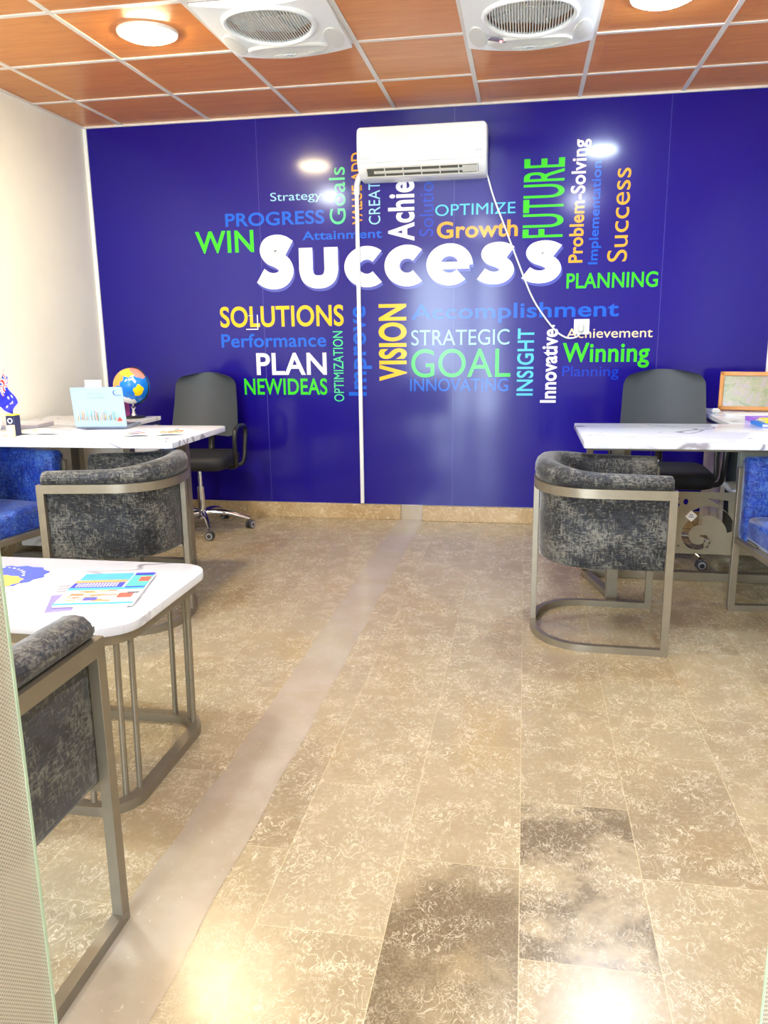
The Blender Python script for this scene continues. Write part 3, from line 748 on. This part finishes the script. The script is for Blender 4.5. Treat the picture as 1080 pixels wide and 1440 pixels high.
# modesty panel with cut-outs
def cut_panel(parent, name, rect, holes, th, mat, y):
    cu = bpy.data.curves.new('p', 'CURVE'); cu.dimensions = '2D'; cu.fill_mode = 'BOTH'; cu.extrude = th/2
    for poly in [rect]+holes:
        s = cu.splines.new('POLY'); s.points.add(len(poly)-1)
        for p, q in zip(s.points, poly): p.co = (q[0], q[1], 0, 1)
        s.use_cyclic_u = True
    o = bpy.data.objects.new('p', cu); COL.objects.link(o)
    me = bpy.data.meshes.new_from_object(o.evaluated_get(bpy.context.evaluated_depsgraph_get()))
    bpy.data.objects.remove(o); bpy.data.curves.remove(cu)
    for v in me.vertices: x, yy, z = v.co; v.co = (x, y+z, yy)
    me.materials.clear(); me.materials.append(mat)
    o = bpy.data.objects.new(name, me); COL.objects.link(o); o.parent = parent; return o
def PZ(zx, zy): return (.747+(zx-180)*.000447, .488-(zy-520)*.00048)
def crescent(cx, cy, r0, r1, a0, a1, c2=(0, 0), n=28, ky=1.0):
    out = []
    for k in range(n+1):
        a = math.radians(a0+(a1-a0)*k/n); out.append(PZ(cx+r0*math.cos(a), cy-r0*ky*math.sin(a)))
    for k in range(n, -1, -1):
        a = math.radians(a0+(a1-a0)*k/n); out.append(PZ(cx+c2[0]+r1*math.cos(a), cy+c2[1]-r1*ky*math.sin(a)))
    return out
def dot(cx, cy, rx, ry): return [PZ(cx+rx*math.cos(2*PI*k/20), cy+ry*math.sin(2*PI*k/20)) for k in range(20)]
holes = [crescent(400, 950, 165, 100, 75, 330, (10, 10)), [PZ(425, 960), PZ(490, 958), PZ(525, 1000), PZ(520, 1090), PZ(472, 1090), PZ(472, 985), PZ(425, 978)],
         crescent(500, 950, 290, 215, 10, 125, (-10, 20)), [PZ(470, 580), PZ(560, 588), PZ(690, 600), PZ(700, 735), PZ(600, 650), PZ(530, 610)],
         dot(258, 620, 26, 30), dot(180, 655, 16, 20), dot(178, 590, 12, 12), dot(210, 1078, 16, 8), dot(150, 1000, 14, 26),
         dot(60, 760, 40, 90), dot(1010, 1090, 26, 26)]
mp = cut_panel(dr, 'modesty_panel', [(.46, .182), (1.62, .182), (1.62, .489), (.46, .489)], holes, .004, MT['taupe_panel'], 3.955)
mb = MB(); q = PZ(322, 765); mb.box((q[0], 3.951, q[1]), (.040, .002, .040), 0, Matrix.Rotation(.7, 3, 'Y')); mb.mi = 1
for dx, dz in ((-.004, .006), (.004, .006), (-.008, -.004), (0, -.004), (.008, -.004)): mb.box((q[0]+dx, 3.9495, q[1]+dz), (.005, .001, .005))
mb.build('sticker', [MT['paper'], MT['navy']], mp, label='small white square sticker')
for x in (.50, 1.58): MB().box((x, 3.975, .60), (.03, .03, .29)).build('panel_bracket', MT['taupe'], dr)

# side return cabinets
def ret(label, x0, x1, y0, y1, open_side):
    t = thing('side_cabinet', label, 'cabinet', ((x0+x1)/2, (y0+y1)/2, 0))
    hx, hy = (x1-x0)/2, (y1-y0)/2
    MB().box((0, 0, .767), (2*hx, 2*hy, .024), .002).build('top', MT['marble'], t)
    return t, hx, hy
rl, hx, hy = ret('white drawer cabinet carrying the globe behind the left desk', -2.88, -2.165, 4.075, 4.54, 1)
MB().box((-.01, 0, .40), (2*hx-.03, 2*hy-.02, .67), .002).build('body', MT['panelmarble'], rl)
MB().box((0, 0, .745), (2*hx-.012, 2*hy-.012, .020)).build('shadow_gap', cm('navy_edging', (34, 34, 96)), rl)
for z, h in ((.655, .15), (.49, .16), (.28, .24)):
    d = MB().box((hx-.02, 0, z), (.018, 2*hy-.04, h), .002).build('drawer', MT['plastic_w'], rl)
    MB().box((hx-.006, .10, z+.02), (.014, .10, .012), .003).build('handle', MT['chrome'], d)
    MB().cyl((hx-.012, -.05, z+.03), (hx-.004, -.05, z+.03), .008).build('lock', MT['caster'], d)
rr_, hx, hy = ret('white topped side cabinet under the framed picture on the right', 1.035, 1.835, 4.30, 5.16, 1)
MB().box((0, 0, .745), (2*hx-.012, 2*hy-.012, .020)).build('shadow_gap', cm('navy_edging', (34, 34, 96)), rr_)
MB().box((-.32, .18, .385), (.024, .48, .70), .002).build('end_panel', MT['panelmarble'], rr_)
MB().box((.06, .18, .385), (.60, .46, .70), .002).build('body', cm('sage_grey_panel', (150, 156, 146)), rr_)
MB().box((-.235, -.02, .38), (.012, .02, .70)).build('corner_strip', MT['plastic_w'], rr_)
MB().box((-.15, -.20, .40), (.36, .34, .02)).build('shelf', MT['plastic_w'], rr_)

# ------------------------------------------------------------------ office chairs
def caster(mb_unused, t, p, ang):
    c = MB(); 
    for s in (-1, 1):
        off = Vector((-math.sin(ang), math.cos(ang), 0))*.014*s
        c.mi = 0; c.cyl(Vector(p)+off*.5+Vector((0, 0, .027)), Vector(p)+off*1.5+Vector((0, 0, .027)), .027)
        c.mi = 1; c.cyl(Vector(p)+off*1.5+Vector((0, 0, .027)), Vector(p)+off*1.62+Vector((0, 0, .027)), .021)
        c.mi = 0; c.cyl(Vector(p)+off*1.62+Vector((0, 0, .027)), Vector(p)+off*1.70+Vector((0, 0, .027)), .013)
    c.mi = 0; c.box(Vector(p)+Vector((0, 0, .048)), (.026, .026, .02), .005)
    return c.build('caster', [MT['caster'], MT['ring']], t, 40)
def office_chair(label, loc, rz, wtop, wbot, zt, backmat, a0):
    t = thing('office_chair', label, 'office chair', loc, rz, 'black office chairs')
    # chair faces local -y; backrest at +y
    rows = 40; cols = 20; F = []; B = []
    for j in range(rows+1):
        v = j/rows; z = .60+(zt-.60)*v
        wd = wbot+(wtop-wbot)*v
        for q, r_ in ((zt-z, .075), (z-.60, .06)):
            if q < r_: wd -= 2*(r_-math.sqrt(max(0, r_*r_-(r_-q)**2)))
        rf = []; rb = []
        for i in range(cols+1):
            u = -1+2*i/cols; zz = z - .016*u*u*v
            y = .17+.10*v-.035*(1-u*u)*-1 - .04*u*u*1.2 + .02*math.sin(PI*v)
            rf.append((u*wd/2, y, zz)); rb.append((u*wd/2*.99, y+.022, zz))
        F.append(rf); B.append(rb)
    mb = MB(); mb.rings([F[j]+B[j][::-1] for j in range(rows+1)]); mb.build('backrest', backmat, t, 50)
    mb = MB(); mb.tube([(0, .322, .76), (0, .30, .62), (0, .265, .50), (0, .17, .425), (0, .02, .42)], .022, 10); mb.build('back_bracket', MT['black'], t, 50)
    o = rrect(-.235, .235, -.25, .20, .09)
    MB().rings([[(x, y, z+.02*max(0, (y+.0))*-.2) for x, y in inset(o, d)] for z, d in [(.425, .03), (.432, .008), (.45, 0), (.485, .0), (.505, .012), (.515, .04), (.518, .09)]]).build('seat', MT['seatblack'], t, 50)
    for s in (-1, 1):
        pts = smooth_path([(s*.20, .04, .428), (s*.275, .05, .44), (s*.285, .09, .56), (s*.285, .11, .655), (s*.285, .02, .685), (s*.285, -.10, .675), (s*.285, -.14, .62), (s*.282, -.13, .50), (s*.27, -.09, .437), (s*.20, -.06, .428)], 5)
        MB().tube(pts, .015, 8).build('armrest', MT['black'], t, 60)
    mb = MB(); mb.cyl((0, 0, .25), (0, 0, .43), .014); mb.cyl((0, 0, .12), (0, 0, .29), .024); mb.box((0, 0, .415), (.16, .2, .024), .006); mb.build('gas_lift', MT['chrome'], t, 40)
    base = MB().lathe([(.0, .075), (.036, .075), (.038, .12), (.03, .135), (0, .135)], seg=24).build('star_base', MT['chrome'], t, 40)
    for k in range(5):
        a = a0+2*PI*k/5; d = Vector((math.cos(a), math.sin(a), 0))
        pts = smooth_path([d*.02+Vector((0, 0, .112)), d*.13+Vector((0, 0, .112)), d*.22+Vector((0, 0, .095)), d*.305+Vector((0, 0, .066))], 5)
        MB().tube(pts, [.022-.010*i/(len(pts)-1) for i in range(len(pts))], 10).build('spoke', MT['chrome'], base, 60)
        caster(None, t, tuple(d*.31), a+1.1)
    return t
office_chair('black office chair with chrome star base behind the left desk', (-2.07, 4.85, 0), math.radians(4), .40, .455, 1.01, MT['mesh'], math.radians(-64))
office_chair('black office chair with grey mesh back behind the right desk', (.775, 4.56, 0), math.radians(-2), .44, .48, 1.03, MT['mesh'], math.radians(-54))

# ------------------------------------------------------------------ coffee table
ct = thing('coffee_table', 'low marble coffee table with rounded corners and metal rod legs', 'coffee table', (-1.47, 2.075, 0))
def rel(pts): return [(x+1.47, y-2.075) for x, y in pts]
top_o = rel(rrect(-1.95, -.99, 1.775, 2.375, .10))
MB().prism(top_o, .493, .520, .004).build('tabletop', MT['marble'], ct, 30)
ring_o = rel(rrect(-1.925, -1.015, 1.755, 2.285, .09))
MB().bar([(x, y, .014) for x, y in ring_o], .034, .028, True).build('base_rail', MT['taupe'], ct, 40)
ap = rel(rrect(-1.92, -1.02, 1.80, 2.345, .09))
MB().bar([(x, y, .478) for x, y in ap], .03, .028, True).build('apron', MT['taupe'], ct, 40)
for x, y in [(-1.115, 1.765), (-1.046, 1.812), (-1.026, 1.852), (-1.03, 2.235), (-1.055, 2.265), (-1.115, 2.285), (-1.825, 1.765), (-1.895, 1.80), (-1.915, 1.845), (-1.915, 2.225), (-1.885, 2.265), (-1.825, 2.285)]:
    MB().tube([(x+1.47, y-2.075, .02), (x+1.47, y-2.075+.018, .478)], .0085, 10).build('leg', MT['taupe'], ct, 50)

# ------------------------------------------------------------------ magazines and leaflets
def flat_thing(name, label, cat, loc, rz, group=None): return thing(name, label, cat, loc, rz, group)
mg = thing('magazine', 'glossy travel magazine with blue title band, upper one on coffee table', 'magazine', (-1.19, 2.06, .5245), math.radians(13), 'magazines on the coffee table'); mg.scale = (.835, 1.03, 1)
mb = MB(); mb.box((0, 0, .004), (.262, .285, .007), .001); mb.mi = 0
pages = mb.build('pages', MT['paper'], mg)
mb = MB()
def patch(i, x0, x1, y0, y1, z=.0079): mb.mi = i; mb.box(((x0+x1)/2, (y0+y1)/2, z), (x1-x0, y1-y0, .0004))
patch(0, -.131, .131, -.142, .142, .0076)
patch(1, -.125, .055, .06, .142); patch(2, -.131, .05, .045, .075, .0082); patch(3, -.131, .05, .0, .05, .0084); patch(4, -.131, .131, -.018, .002, .0086)
patch(3, .06, .131, .115, .142); patch(5, .058, .131, .005, .118); patch(6, .09, .128, .055, .10, .0083); patch(3, .06, .131, -.003, .008, .0088)
for k in range(26):
    x = random.uniform(-.12, .02); y = random.uniform(-.12, -.03); patch(7 if k % 3 else 2, x, x+random.uniform(.015, .05), y, y+random.uniform(.004, .012), .0082+k*.00002)
patch(8, -.045, .0, -.11, -.085, .009); patch(6, .06, .11, -.09, -.05, .0085); patch(9, .085, .125, -.055, -.042, .0088); patch(4, -.131, .131, -.142, -.128, .0085)
for k in range(3):
    for j in range(14): patch(0, -.115+j*.0105, -.115+j*.0105+.007, .036-k*.012, .042-k*.012, .009)
mb.build('cover', [MT['paper'], cm('cover_sky', (70, 170, 225)), cm('cover_sand', (225, 165, 95)), cm('cover_blue', (52, 58, 190)), cm('cover_cyan', (70, 180, 225)), cm('cover_teal', (80, 205, 180)), cm('cover_red', (225, 95, 75)), cm('cover_orange', (235, 140, 100)), cm('cover_violet', (90, 90, 190)), cm('cover_slate', (80, 95, 110))], mg)
m2 = thing('magazine', 'lilac backed magazine peeking from under the glossy travel magazine', 'magazine', (-1.225, 2.025, .5203), math.radians(25), 'magazines on the coffee table'); m2.scale = (.835, 1.0, 1)
mb = MB(); mb.box((0, 0, .0018), (.262, .285, .0036), .001); mb.mi = 1; mb.box((-.085, -.06, .0038), (.085, .155, .0004)); mb.mi = 2; mb.box((-.095, .075, .0038), (.05, .08, .0004))
mb.mi = 3
for k in range(3): mb.box((-.095, .05+k*.025, .0041), (.04, .012, .0003))
mb.build('cover', [MT['paper'], cm('cover_lilac', (140, 130, 200)), cm('cover_greyblock', (190, 190, 196)), cm('cover_grey', (150, 150, 158))], m2)
# star shaped leaflet
mb = MB(); out = []
for k in range(40):
    a = 2*PI*k/40; r = .15+(.012 if k % 2 else 0)+.02*math.sin(3*a); out.append((r*math.cos(a)*1.15, r*math.sin(a)*1.0))
mb.prism(out, 0, .0015); mb.mi = 1; mb.prism([(x*.72+.01, y*.66-.055) for x, y in out], .0015, .0018); mb.mi = 2
for k in range(14):
    a = .3+k*.17; mb.box((.128*math.cos(a), .122*math.sin(a), .0018), (random.uniform(.004, .012), random.uniform(.003, .012), .0004), 0, Matrix.Rotation(a, 3, 'Z'))
lf = mb.build('leaflet', [cm('leaflet_blue', (62, 84, 205)), cm('leaflet_yellow', (250, 205, 80)), MT['paper']]); tag(lf, 'blue and yellow round edged leaflet at left edge of coffee table', 'leaflet', None, (-1.655, 2.125, .5203), .1)

# ------------------------------------------------------------------ things on the left desk
ZD = .7803
lp = thing('laptop', 'open laptop with pale blue skyline sticker on lid', 'laptop', (-2.165, 3.835, ZD), math.radians(8)); lp.scale = (.9, 1, 1)
base = MB().box((0, .118, .009), (.30, .215, .014), .004).build('base', cm('laptop_grey', (120, 128, 150), .3), lp)
MB().box((0, .13, .0165), (.26, .11, .002)).build('keyboard', MT['black'], base)
# lid: rises from the hinge and leans towards the viewer
LH = .205; lean = .030
def LF(x, z, d=0.0):
    f = z/LH; return Vector((x, .004-lean*f-d, .014+z))
lid = MB()
lid.rings([[LF(x, z, dd) for x, z in inset(rrect(-.15, .15, 0, LH, .008, 4), i)] for dd, i in [(-.006, 0), (0, 0), (.001, .001)]])
lido = lid.build('lid', cm('laptop_sticker_blue', (158, 190, 216), .3, .02), lp)
MB().rings([[LF(x, z, dd) for x, z in rrect(-.135, .135, .015, LH-.012, .004, 3)] for dd in (-.0068, -.0062)]).build('screen', cm('screen_dark', (20, 22, 26), .1), lido)
sk = MB(); cols = [(150, 120, 90), (220, 190, 90), (95, 110, 130), (90, 180, 180), (205, 120, 60), (170, 175, 190)]
def lbar(mb, x0, x1, z0, z1, d=.0016): mb.rings([[LF(x, z, dd) for x, z in ((x0, z0), (x1, z0), (x1, z1), (x0, z1))] for dd in (.0008, d)])
for k in range(64):
    sk.mi = k % 6; x = -.125+.23*k/64+random.uniform(-.004, .004); h = random.uniform(.012, .055)*(1.3 if k % 9 == 4 else 1); wd = random.uniform(.0015, .005)
    lbar(sk, x, x+wd, .030+random.uniform(0, .006), .032+h)
    if k % 5 == 0: lbar(sk, x+wd*.4, x+wd*.6, .03, .045+h)
for k in range(10):
    sk.mi = 6; x = .10+.028*k/10; lbar(sk, x, x+.0035, .028, .030+.022*(1-abs(k-5)/6), .0018)
sk.build('skyline_print', [cm('sky_%d' % i, c) for i, c in enumerate(cols)]+[cm('sky_red', (225, 80, 55))], lido)
ink = cm('grey_ink', (130, 138, 155))
word('Your Success', -.055, .168, .025, .180, ink, parent=lido, name='lettering', frame=lambda X, Z: LF(X, Z, .0016))
word('Our Commitment', -.06, .148, .038, .158, ink, parent=lido, name='lettering', frame=lambda X, Z: LF(X, Z, .0016))
mb = MB()
cr = [(.108+.014*math.cos(a), .176+.014*math.sin(a)) for a in [math.radians(60+24*k) for k in range(10)]]; ci = [(.111+.010*math.cos(a), .177+.011*math.sin(a)) for a in [math.radians(60+24*k) for k in range(9, -1, -1)]]
mb.rings([[LF(x, z, dd) for x, z in cr+ci] for dd in (.0008, .0016)])
for k in range(5): lbar(mb, .112+k*.006, .116+k*.006, .160, .165)
mb.build('logo', cm('logo_indigo', (70, 84, 170)), lido)

# globe
gl = thing('desk_globe', 'small blue desk globe on black base by the mural', 'globe', (-2.282, 4.43, .7795))
MB().lathe([(.0, 0), (.068, 0), (.070, .004), (.062, .010), (.02, .014), (0, .014)], seg=32).build('base', MT['black'], gl, 40)
MB().lathe([(.0, .012), (.018, .012), (.010, .03), (.008, .05), (.016, .064), (.006, .07), (.006, .082), (0, .082)], seg=20).build('stem', MT['chrome'], gl, 40)
mb = MB(); mb.tube([(.112*math.cos(a)*.95, .0, .187+.112*math.sin(a)) for a in [math.radians(-92+12*k) for k in range(16)]], .0035, 6); mb.build('meridian_arm', MT['black'], gl, 60)
sp = MB().sphere((0, 0, 0), .105, 40, 24).build('sphere', MT['globe'], gl, 80); sp.location = (0, 0, .187)

# flag
fl = thing('desk_flag', 'small blue flag with white stars at left end of left desk', 'flag', (-2.62, 3.60, ZD))
A = Vector((-2.531, 3.60, 1.080)); Bc = Vector((-2.460, 3.58, .938)); Cc = Vector((-2.485, 3.57, .885)); Dc = Vector((-2.622, 3.60, .945))
o0 = Vector(fl.location)
MB().lathe([(0, 0), (.035, 0), (.035, .006), (.01, .012), (0, .012)], (-.05, 0, 0), 24).build('base', MT['black'], fl, 40)
MB().tube([(-.05, 0, .01), A-o0+Vector((.010, 0, .022))], .003, 8).build('pole', MT['chrome'], fl, 60)
NU, NV = 72, 48; mb = MB()
def star(u, v, cu, cv, r, n=7):
    du = (u-cu)*1.6; dv = v-cv; rr = math.hypot(du, dv); a = math.atan2(dv, du)
    return rr < r*(.62+.38*math.cos(n*a))
def flagcol(u, v):
    if u < .5 and v < .5:
        a, b = u/.5, v/.5
        if abs(a-.5) < .06 or abs(b-.5) < .10: return 2
        if abs(a-.5) < .11 or abs(b-.5) < .18: return 1
        d = min(abs(a-b), abs(a+b-1))
        if d < .05: return 2
        if d < .13: return 1
        return 0
    if star(u, v, .25, .75, .17): return 1
    for c in ((.72, .20, .085), (.62, .42, .075), (.82, .40, .075), (.72, .78, .085), (.78, .55, .05)):
        if star(u, v, *c): return 1
    return 0
def FP(u, v):
    p = (A*(1-u)+Bc*u)*(1-v)+(Dc*(1-u)+Cc*u)*v
    return p-o0+Vector((.006*math.sin(u*7+v*2), .014*math.sin(u*9+v*4), -.012*math.sin(PI*u)*(1-v)*-1))
vs = [[mb.b.verts.new(FP(i/NU, j/NV)) for i in range(NU+1)] for j in range(NV+1)]
for j in range(NV):
    for i in range(NU):
        f = mb.b.faces.new((vs[j][i], vs[j][i+1], vs[j+1][i+1], vs[j+1][i])); f.material_index = flagcol((i+.5)/NU, (j+.5)/NV)
mb.build('cloth', [cm('flag_blue', (34, 40, 190), .6), cm('flag_white', (245, 245, 248), .6), cm('flag_red', (215, 40, 50), .6)], fl, 60)
# white pot with a loop handle
wp = thing('white_mug', 'white mug with loop handle at left edge of left desk', 'mug', (-2.565, 3.47, ZD))
MB().lathe([(0, 0), (.034, 0), (.04, .01), (.042, .095), (.039, .095), (.036, .012), (0, .010)], seg=32).build('body', MT['plastic_w'], wp, 40)
mb = MB(); mb.tube(smooth_path([(.038, 0, .088), (.072, 0, .094), (.082, 0, .075), (.062, 0, .03), (.038, 0, .014)], 5), .0085, 10); mb.build('handle', MT['plastic_w'], wp, 60)
# pen box
pb = thing('pen_box', 'dark navy box with white ring emblem beside the flag', 'box', (-2.475, 3.56, ZD))
MB().box((0, 0, .05), (.045, .05, .10), .003).build('body', MT['navy'], pb)
MB().box((0, 0, .102), (.045, .05, .004)).build('lid', cm('yellow_card', (240, 220, 40)), pb)
mb = MB(); mb.tube([(.011*math.cos(2*PI*k/24), -.0255, .075+.011*math.sin(2*PI*k/24)) for k in range(24)], .003, 6, True); mb.build('ring_emblem', MT['paper'], pb)
tag(MB().box((0, 0, .029), (.032, .03, .058), .004).build('wooden_block', cm('beige_wood', (232, 214, 176))), 'small beige block standing before the navy box', 'block', None, (-2.452, 3.50, ZD), .1)
# closed grey folder, papers
mb = MB(); mb.box((0, 0, .009), (.30, .20, .018), .004); mb.mi = 1; mb.box((0, .0, .0185), (.28, .18, .001))
tag(mb.build('grey_folder', [cm('folder_grey', (150, 146, 156)), cm('folder_light', (190, 186, 192))]), 'closed grey folder lying behind the flag on left desk', 'folder', None, (-2.70, 3.93, ZD), .15)
def papers(label, loc, rz, w, d, cols, n, group, nm='brochure'):
    t = thing(nm, label, 'brochure', loc, rz, group)
    mb = MB()
    for s in (-1, 1):
        L = []
        for j in range(2):
            L.append([(s*w/2*i/8, (-.5+j)*d, .002+.009*math.sin(PI*min(1, i/8*1.1))*(1-i/16)) for i in range(9)])
        lo = [[(x, y, z-.0015) for x, y, z in r] for r in L]
        mb.mi = 0; mb.rings([L[0]+lo[0][::-1], L[1]+lo[1][::-1]])
        for k in range(n):
            i0 = random.randint(1, 5); y0 = random.uniform(-.44, .3); hh = random.uniform(.06, .18)
            mb.mi = 1+random.randrange(len(cols)); i1 = min(8, i0+random.randint(1, 3))
            P = [(s*w/2*i/8, .0024+.009*math.sin(PI*min(1, i/8*1.1))*(1-i/16)) for i in range(i0, i1+1)]
            mb.rings([[(x, y0*d, z+k*.00006) for x, z in P], [(x, (y0+hh)*d, z+k*.00006) for x, z in P]], closed=False, cap=False)
    mb.build('pages', [MT['paper']]+[cm('print_%d_%d_%d' % c, c) for c in cols], t)
    return t
papers('open colourful brochure near the right corner of left desk', (-1.80, 3.70, ZD), math.radians(20), .36, .24, [(110, 150, 80), (220, 130, 60), (120, 110, 190), (200, 190, 140), (90, 120, 150)], 9, 'brochures on the left desk')
papers('open pale brochure left of the laptop on left desk', (-2.40, 3.70, ZD), math.radians(5), .32, .22, [(200, 170, 140), (150, 130, 150), (215, 205, 190)], 6, 'brochures on the left desk')
# card on stand and magenta book on the side cabinet
cd = thing('card_stand', 'white card in a stand behind the laptop', 'card', (-2.475, 4.33, .7795), .1)
MB().box((0, 0, .115), (.10, .004, .225), 0, Matrix.Rotation(-.12, 3, 'X')).build('card', MT['paper'], cd); MB().box((0, .01, .006), (.10, .05, .010), .002).build('foot', MT['plastic_lg'], cd)
mb = MB(); mb.box((0, 0, .0525), (.05, .06, .105), .002); mb.mi = 1; mb.box((.0, .002, .0545), (.042, .059, .103), 0)
tag(mb.build('pink_book', [cm('magenta_cover', (225, 90, 165)), MT['paper']]), 'magenta book standing between laptop and globe', 'book', None, (-2.386, 4.505, .7795), 0)
# low navy footrest under the left desk
fr = thing('foot_rest', 'low navy foot rest on the floor under the left desk', 'foot rest', (-2.50, 3.86, 0))
MB().box((0, 0, .045), (.16, .20, .05), .015, Matrix.Rotation(.15, 3, 'X')).build('pad', MT['navy'], fr, 40); MB().box((0, 0, .012), (.12, .15, .024), .004).build('foot', MT['black'], fr)

# ------------------------------------------------------------------ things on the right
pf = thing('picture_frame', 'honey wood picture frame leaning on side cabinet by back wall', 'picture frame', (1.33, 4.98, .7815), math.radians(-14))
tilt = Matrix.Rotation(-.14, 4, 'X')
def tb(mb, c, d, bev=0): mb.box(tilt @ Vector(c), d, bev, tilt.to_3x3()); return mb
fwid, fh = .40, .225
mb = MB(); tb(mb, (0, 0, .012), (fwid, .022, .024), .004); tb(mb, (0, 0, fh-.012), (fwid, .022, .024), .004)
for s in (-1, 1): tb(mb, (s*(fwid/2-.012), 0, fh/2), (.024, .022, fh), .004)
mb.build('frame', MT['wood'], pf, 40)
tb(MB(), (0, .004, fh/2), (fwid-.03, .006, fh-.03)).build('print', MT['map'], pf)
mb = MB(); tb(mb, (.085, -.004, fh/2), (.012, .01, fh-.05), .001); mb.build('mid_bar', MT['wood'], pf)
mb = MB(); mb.box((0, .075, .09), (.05, .006, .16), 0, Matrix.Rotation(.35, 3, 'X')); mb.build('easel_leg', MT['wood'], pf)
bk = [('books_blue', (30, 120, 215), (1.26, 4.225, ZD), (.24, .17, .016), .05, 'bright blue book at the bottom of pile on right desk'),
      ('b_yellow', (245, 225, 30), (1.27, 4.225, ZD+.0165), (.20, .14, .014), -.04, 'yellow book lying on the bright blue book'),
      ('b_purple', (160, 110, 220), (1.27, 4.42, .7795), (.22, .15, .022), .08, 'purple book lying on side cabinet before the picture frame'),
      ('b_lilac', (150, 150, 235), (1.30, 4.09, ZD), (.16, .08, .008), .1, 'lilac notebook before the bright blue book')]
for nm, c, loc, d, rz, lab in bk:
    mb = MB(); mb.box((0, 0, d[2]/2), (d[0]*.97, d[1]*.97, d[2]*.8)); mb.mi = 1
    mb.box((0, 0, d[2]-.001), (d[0], d[1], .002), .0005); mb.box((0, 0, .001), (d[0], d[1], .002), .0005); mb.box((0, d[1]/2-.001, d[2]/2), (d[0], .002, d[2]))
    mb.box((-d[0]/2+.001, 0, d[2]/2), (.002, d[1], d[2])) if nm != 'b_yellow' else mb.box((0, -d[1]/2+.001, d[2]/2), (d[0], .002, d[2]))
    tag(mb.build('book', [MT['paper'], cm(nm, c)]), lab, 'book', 'books on the right desk', loc, rz)
mb = MB(); mb.sphere((0, 0, .012), .018, 12, 8, (1.4, 1, .7))
for v in mb.b.verts: v.co += Vector((random.uniform(-.006, .006), random.uniform(-.006, .006), random.uniform(-.004, .004)))
for v in mb.b.verts: v.co.z = max(0, v.co.z)
tag(mb.build('crumpled_tissue', MT['paper']), 'crumpled white tissue on side cabinet beside the mesh chair', 'tissue', None, (1.09, 4.86, .7795))
tag(MB().box((0, 0, .004), (.42, .13, .008), .002).build('paper_stack', MT['paper']), 'low stack of white paper before the picture frame', 'paper', None, (1.32, 4.74, .7795), -.1)

# ------------------------------------------------------------------ glass door leaves in front
def leaf(name, p0, p1, label):
    # a leaf standing open: hinge at p0, free edge at p1
    d = Vector(p1)-Vector(p0); L = d.length
    g = thing(name, label, 'glass door', (p0[0], p0[1], .01), math.atan2(d.y, d.x), 'frosted glass entrance leaves')
    MB().box((L/2, 0, 1.08), (L-.004, .010, 2.16)).build('pane', MT['film'], g)
    MB().box((L, 0, 1.08), (.005, .0108, 2.16), .001).build('polished_edge', MT['edge'], g)
    MB().box((.06, 0, .0), (.12, .03, .02)).build('floor_clamp', MT['chrome'], g)
leaf('glass_door', (-.74, .02), (-.5605, .75), 'dotted frosted glass door leaf with green edge at lower left')
leaf('glass_door', (.43, .02), (.264, .75), 'frosted glass door leaf whose edge shows at lower right')
